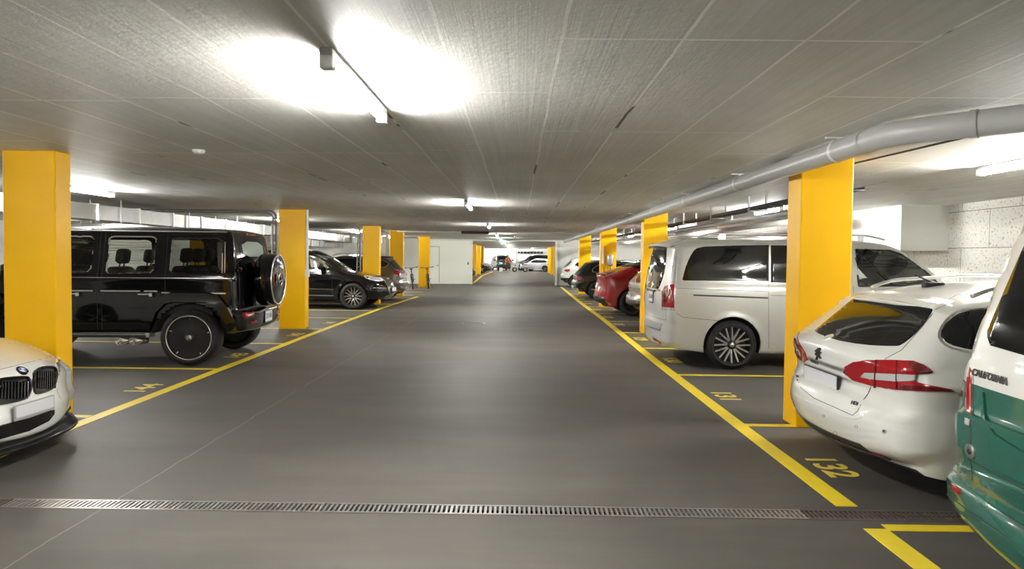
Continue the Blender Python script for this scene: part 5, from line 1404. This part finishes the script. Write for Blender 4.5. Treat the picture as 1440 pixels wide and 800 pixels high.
wh = suv_like('small_white_car', 'small white car, last on the right before the fire door', 4.2, 1.80, 1.60, WHITE2, (0, (0, 0), (2.28, 34.2)), [
    ('tail_lamp', [(792.5, 380), (796, 378.5), (802, 378.5), (801, 381.5), (797, 382.5)], 'pix', REDL),
    ('tail_lamp', [(.85, .95), (.5, .93), (.5, 1.03), (.85, 1.07)], 'rear', REDL)], rear_slope=.45, wr=.34, lower=.50, ov=(.75, .85))

# cars at the far left beyond the fire door
fb = suv_like('dark_hatchback', 'dark car nose just showing right beside the fire door edge', 4.2, 1.78, 1.48, GOLFB, (0, (4.2, 0), (-2.85, 43)), [], cell=.12, rear_slope=.4, wr=.33)
fc = suv_like('dark_saloon', 'black car with a bright wheel parked nose out beyond the fire door', 4.6, 1.84, 1.50, GOLFB, (0, (4.6, 0), (-2.45, 59.5)), [], cell=.12, rear_slope=.4, wr=.36)
GREYC = mat('grey_paint', (.30, .31, .33), .3, .5, coat=.8)
fe = suv_like('grey_car', 'grey car parked nose out near the far wall on the left', 4.4, 1.8, 1.5, GREYC, (0, (4.4, 0), (-2.5, 64.8)), [], cell=.12, rear_slope=.4, wr=.34)
SILV2 = mat('cool_silver_paint', (.50, .52, .56), .3, .4, coat=.8)
fs_ = suv_like('silver_saloon', 'silver car standing side on at the far end of the lane', 4.3, 1.74, 1.42, SILV2, (152, (2.1, 0), (2.25, 69.5)), [], cell=.1, rear_slope=.5, wr=.32)
DARKG = mat('dark_grey_paint', (.03, .035, .04), .2, coat=1)
fd_ = suv_like('dark_people_carrier', 'tall dark car standing behind the silver car at the far end', 4.8, 1.9, 1.85, DARKG, (176, (2.4, 0), (1.9, 73.5)), [], cell=.12, rear_slope=.3, wr=.35)
fg_ = suv_like('dark_green_estate', 'dark car facing the lane at the far end, behind the person in orange', 4.7, 1.86, 1.75, mat('dark_green_paint', (.02, .035, .035), .2, coat=1), (-75, (4.7, 0), (-1.15, 70.5)), [], cell=.12, rear_slope=.3, wr=.35)
# ====================================================== bicycles by the pillar
BIKEF = mat('bike_frame_dark', (.04, .045, .05), .3, .4, coat=.6)
def bicycle(x, y, rz, label, fm, red):
    rt = empty('bicycle', (x, y, 0), rz, label, 'bicycle', 'bicycles leaning at the pillar')
    # local: +x forward
    lean = Matrix.Rotation(math.radians(5), 4, 'X')
    L = lambda *p: lean @ Vector(p)
    for wx, nm in ((-.52, 'rear_wheel'), (.53, 'front_wheel')):
        bm = bmesh.new(); Mw = lean @ Matrix.Translation((wx, 0, .34))
        ring = [(.315+.027*math.cos(t), .027*math.sin(t)) for t in np.linspace(0, 2*PI, 9)[:-1]]
        lathe(bm, ring, Mw, 32, close=True); o = from_bm(nm, bm, RUBBER, rt)
        bm = bmesh.new(); lathe(bm, [(.305, -.012), (.292, 0), (.305, .012)], Mw, 32)
        for k in range(16):
            an = 2*PI*k/16; tube(bm, [Mw @ Vector((.02*math.cos(an+.3), 0, .02*math.sin(an+.3))), Mw @ Vector((.30*math.cos(an), 0, .30*math.sin(an)))], .0015, 4)
        tube(bm, [Mw @ Vector((0, -.05, 0)), Mw @ Vector((0, .05, 0))], .02, 8); from_bm('rim_and_spokes', bm, ALU, o)
    bm = bmesh.new()
    bb, st, hd, hb, ra = (-.08, 0, .29), (-.22, 0, .78), (.36, 0, .86), (.39, 0, .72), (-.52, 0, .34)
    for a, b, q in ((bb, st, .017), (bb, hb, .021), (st, hd, .018), (hd, hb, .022)): tube(bm, [L(*a), L(*b)], q, 8)
    for s_ in (.05, -.05):
        tube(bm, [L(bb[0], s_*.6, bb[2]), L(-.52, s_, .34)], .010, 6); tube(bm, [L(-.20, s_*.3, .74), L(-.52, s_, .34)], .009, 6)
    from_bm('frame', bm, fm, rt)
    bm = bmesh.new()
    for s_ in (.06, -.06): tube(bm, [L(.40, s_, .70), L(.53, s_, .34)], [.018, .011], 8)
    tube(bm, [L(.40, -.06, .70), L(.40, .06, .70)], .02, 8); tube(bm, [L(*hb), L(.40, 0, .70)], .02, 8); from_bm('fork', bm, fm, rt)
    bm = bmesh.new(); tube(bm, [L(.36, 0, .86), L(.34, 0, .98), L(.38, 0, 1.0)], .015, 8)
    tube(bm, [L(.28, .32, 1.03), L(.37, .1, 1.01), L(.38, 0, 1.0), L(.37, -.1, 1.01), L(.28, -.32, 1.03)], .013, 8); from_bm('handlebar', bm, PLASTIC, rt)
    bm = bmesh.new()
    for s_ in (1, -1): tube(bm, [L(.27, s_*.33, 1.032), L(.30, s_*.22, 1.025)], .019, 8); tube(bm, [L(.31, s_*.2, 1.02), L(.40, s_*.26, .98)], .006, 5)
    from_bm('grips_and_levers', bm, RUBBER, rt)
    bm = bmesh.new(); tube(bm, [L(-.22, 0, .78), L(-.26, 0, .92)], .013, 8); from_bm('seat_post', bm, ALU, rt)
    bm = bmesh.new(); Ms = lean @ Matrix.Translation((-.26, 0, .94)); 
    vs = [(-.14, -.075), (-.12, -.08), (0, -.04), (.13, -.018), (.15, 0), (.13, .018), (0, .04), (-.12, .08), (-.14, .075), (-.15, 0)]
    lo = [bm.verts.new(Ms @ Vector((a, b*.8, -.03))) for a, b in vs]; hi = [bm.verts.new(Ms @ Vector((a, b, .02))) for a, b in vs]
    bm.faces.new(hi); bm.faces.new(lo[::-1])
    for k in range(10): bm.faces.new((lo[k], lo[(k+1) % 10], hi[(k+1) % 10], hi[k]))
    from_bm('saddle', bm, PLASTIC, rt)
    bm = bmesh.new(); lathe(bm, [(.10, -.004), (.10, .004), (.03, .004), (.03, -.004)], lean @ Matrix.Translation((-.08, -.06, .29)), 24, close=True)
    for s_, z in ((-1, -.17), (1, .17)):
        tube(bm, [L(-.08, s_*.07, .29), L(-.08, s_*.08, .29+z)], .009, 6); box(bm, -.12, -.04, s_*.12-.045, s_*.12+.045, .28+z, .30+z, .004, lean)
    from_bm('crank_and_pedals', bm, DALU, rt)
    bm = bmesh.new(); box(bm, -.36, -.33, -.03, .03, .80, .86, .008, lean); from_bm('rear_light', bm, REDL, rt)
    bm = bmesh.new(); tube(bm, [L(-.06, .09, .28), L(.04, .20, .01)], .008, 6); from_bm('kickstand', bm, DALU, rt)
    return rt
bicycle(-4.95, 30.2, math.radians(-80), 'left one of two bicycles, dark frame, seen from its front', BIKEF, 1)
bicycle(-4.30, 30.9, math.radians(-83), 'right one of two bicycles, standing in front of the yellow pillar', mat('bike_frame_light', (.10, .11, .13), .3, .4, coat=.6), 0)

# ====================================================== person in orange, far end
def person(x, y, rz):
    rt = empty('person', (x, y, 0), rz, 'person in an orange jacket and brown trousers standing at the far end', 'person')
    SK = mat('skin', (.55, .33, .24), .55); OJ = mat('orange_jacket', (.75, .13, .03), .7); TR = mat('brown_trousers', (.16, .08, .06), .8); HR = mat('brown_hair', (.12, .04, .02), .6)
    def skin(name, joints, edges, m, rad, parent=rt):
        me = bpy.data.meshes.new(name); me.from_pydata(joints, edges, []); o = ob(name, me, parent, m)
        mo = o.modifiers.new('s', 'SKIN'); sb = o.modifiers.new('u', 'SUBSURF'); sb.levels = 1; sb.render_levels = 2
        me.skin_vertices or None
        for i, v in enumerate(me.skin_vertices[0].data): v.radius = (rad[i], rad[i]); v.use_root = (i == 0)
        dg = bpy.context.evaluated_depsgraph_get(); dg.update()
        m2 = bpy.data.meshes.new_from_object(o.evaluated_get(dg)); o.modifiers.clear(); o.data = m2; m2.name = name
        for p in m2.polygons: p.use_smooth = True
        return o
    J = [(0, 0, .95), (0, 0, 1.12), (0.02, 0, 1.30), (.03, 0, 1.42), (.05, 0, 1.50), (.07, 0, 1.60), (.07, 0, 1.70),
         (0, .10, .88), (.04, .12, .50), (0, .12, .09), (.14, .13, .04), (0, -.10, .88), (-.04, -.12, .50), (-.10, -.12, .09), (.04, -.13, .04),
         (.02, .19, 1.38), (.06, .25, 1.12), (.22, .22, .95), (.30, .21, .92), (.02, -.19, 1.38), (.06, -.25, 1.12), (.22, -.22, .95), (.30, -.21, .92)]
    Eg = [(0, 1), (1, 2), (2, 3), (3, 4), (4, 5), (5, 6), (0, 7), (7, 8), (8, 9), (9, 10), (0, 11), (11, 12), (12, 13), (13, 14), (3, 15), (15, 16), (16, 17), (17, 18), (3, 19), (19, 20), (20, 21), (21, 22)]
    R = [.13, .12, .14, .08, .05, .085, .07, .085, .06, .04, .035, .085, .06, .04, .035, .055, .045, .033, .03, .055, .045, .033, .03]
    skin('body', J, Eg, SK, R)
    skin('jacket', [(0, 0, .92), (0, 0, 1.12), (.02, 0, 1.32), (.03, 0, 1.42), (.02, .20, 1.38), (.06, .26, 1.12), (.20, .225, .97), (.02, -.20, 1.38), (.06, -.26, 1.12), (.20, -.225, .97)],
         [(0, 1), (1, 2), (2, 3), (3, 4), (4, 5), (5, 6), (3, 7), (7, 8), (8, 9)], OJ, [.17, .16, .175, .11, .08, .062, .05, .08, .062, .05])
    skin('trousers', [(0, 0, .95), (0, .10, .86), (.04, .12, .50), (0, .12, .12), (0, -.10, .86), (-.04, -.12, .50), (-.10, -.12, .12)],
         [(0, 1), (1, 2), (2, 3), (0, 4), (4, 5), (5, 6)], TR, [.15, .105, .08, .06, .105, .08, .06])
    bm = bmesh.new(); bmesh.ops.create_uvsphere(bm, u_segments=16, v_segments=12, radius=.105)
    for v in bm.verts: v.co = Vector((v.co.x*1.05+.05, v.co.y*.92, v.co.z*1.1+1.66))
    bmesh.ops.bisect_plane(bm, geom=bm.verts[:]+bm.edges[:]+bm.faces[:], plane_co=(.09, 0, 1.66), plane_no=(1, 0, -.6), clear_outer=True)
    from_bm('hair', bm, HR, rt, True)
    for s_ in (1, -1):
        bm = bmesh.new()
        for k in range(4):
            tube(bm, [(.31, s_*(.195+.014*k), .905), (.345, s_*(.195+.014*k), .885), (.35, s_*(.197+.013*k), .855)], [.009, .008, .006], 6)
        tube(bm, [(.29, s_*.19, .93), (.31, s_*.165, .90)], [.01, .007], 6)
        from_bm('fingers', bm, SK, rt)
    return rt
person(-1.02, 67.0, math.radians(-100))
bm = bmesh.new(); box(bm, -.17, .17, -.10, .10, 0, .42, .03); bg = from_bm('shopping_bag', bm, mat('bag_white', (.75, .75, .75), .6)); bg.location = (-1.75, 66.6, 0)
tag(bg, 'white bag standing on the floor at the far end, left of the person', 'bag')
bm = bmesh.new(); tube(bm, fillet([(-.07, 0, .42), (-.07, 0, .56), (.07, 0, .56), (.07, 0, .42)], .05, 4), .008, 6); from_bm('handle', bm, PLASTIC, bg)

# ====================================================== scooter and boxes at the far end
def scooter(x, y, rz, label):
    rt = empty('scooter', (x, y, 0), rz, label, 'scooter'); WS = mat('scooter_white', (.7, .7, .72), .3, coat=.6)
    for wx in (-.55, .62):
        bm = bmesh.new(); Mw = Matrix.Translation((wx, 0, .26))
        lathe(bm, [(.15, -.05), (.24, -.06), (.26, -.03), (.26, .03), (.24, .06), (.15, .05)], Mw, 24, close=True); o = from_bm('wheel', bm, RUBBER, rt)
        bm = bmesh.new(); lathe(bm, [(.15, -.04), (.02, -.05), (.02, .05), (.15, .04)], Mw, 20); from_bm('rim', bm, ALU, o)
    bm = bmesh.new(); box(bm, -.8, -.15, -.16, .16, .42, .74, .09); from_bm('tail_body', bm, WS, rt, True)
    bm = bmesh.new(); box(bm, -.2, .35, -.16, .16, .26, .34, .03); from_bm('footboard', bm, PLASTIC, rt)
    bm = bmesh.new(); box(bm, -.04, .05, -.2, .2, .3, .95, .035, Matrix.Translation((.42, 0, 0)) @ Matrix.Rotation(-.25, 4, 'Y')); from_bm('front_shield', bm, WS, rt, True)
    bm = bmesh.new(); box(bm, -.78, -.12, -.14, .14, .74, .83, .04); from_bm('seat', bm, PLASTIC, rt, True)
    bm = bmesh.new(); tube(bm, [(.62, 0, .3), (.42, 0, .9), (.36, 0, 1.05)], .025, 8); tube(bm, [(.3, .33, 1.08), (.36, 0, 1.05), (.3, -.33, 1.08)], .016, 8); from_bm('handlebar', bm, PLASTIC, rt)
    bm = bmesh.new(); box(bm, .5, .8, -.09, .09, .46, .54, .035); from_bm('front_mudguard', bm, WS, rt, True)
    bm = bmesh.new(); lathe(bm, [(.001, .05), (.07, .04), (.08, 0)], Matrix.Translation((.42, 0, .98)) @ Matrix.Rotation(-PI/2, 4, 'Z'), 16); from_bm('head_lamp', bm, HEADL, rt)
    for s_ in (1, -1):
        bm = bmesh.new(); tube(bm, [(.32, s_*.22, 1.08), (.34, s_*.26, 1.22)], .007, 5); box(bm, .33, .35, s_*.27-.06, s_*.27+.06, 1.2, 1.28, .01); from_bm('rear_mirror', bm, PLASTIC, rt)
    return rt
scooter(.25, 66.5, math.radians(200), 'white scooter parked left of the silver car at the far end')
bm = bmesh.new(); box(bm, -.1, .1, -.1, .1, 0, H, .01); o = from_bm('thin_post', bm, mat('post_white', (.75, .75, .72), .5)); o.location = (-.12, 69, 0); tag(o, 'thin white post at the far end behind the scooter', 'post')
bm = bmesh.new(); box(bm, -.3, .3, -.25, .25, 0, .95, .03); box(bm, -.2, .2, -.26, -.25, .2, .8, .005); o = from_bm('white_cabinet', bm, mat('cabinet_white', (.72, .72, .70), .5)); o.location = (-.45, 67.2, 0); tag(o, 'small white cabinet on the floor beside the thin post', 'cabinet')
bm = bmesh.new()
for k in range(8): box(bm, -1.6+k*.4, -1.25+k*.4, -.1, .1, -.12, .12, .02)
o = from_bm('vent_panel', bm, mat('vent_dark', (.03, .03, .03), .6)); o.location = (1.5, 77.85, 2.1); tag(o, 'long dark ventilation opening high on the far wall', 'vent')
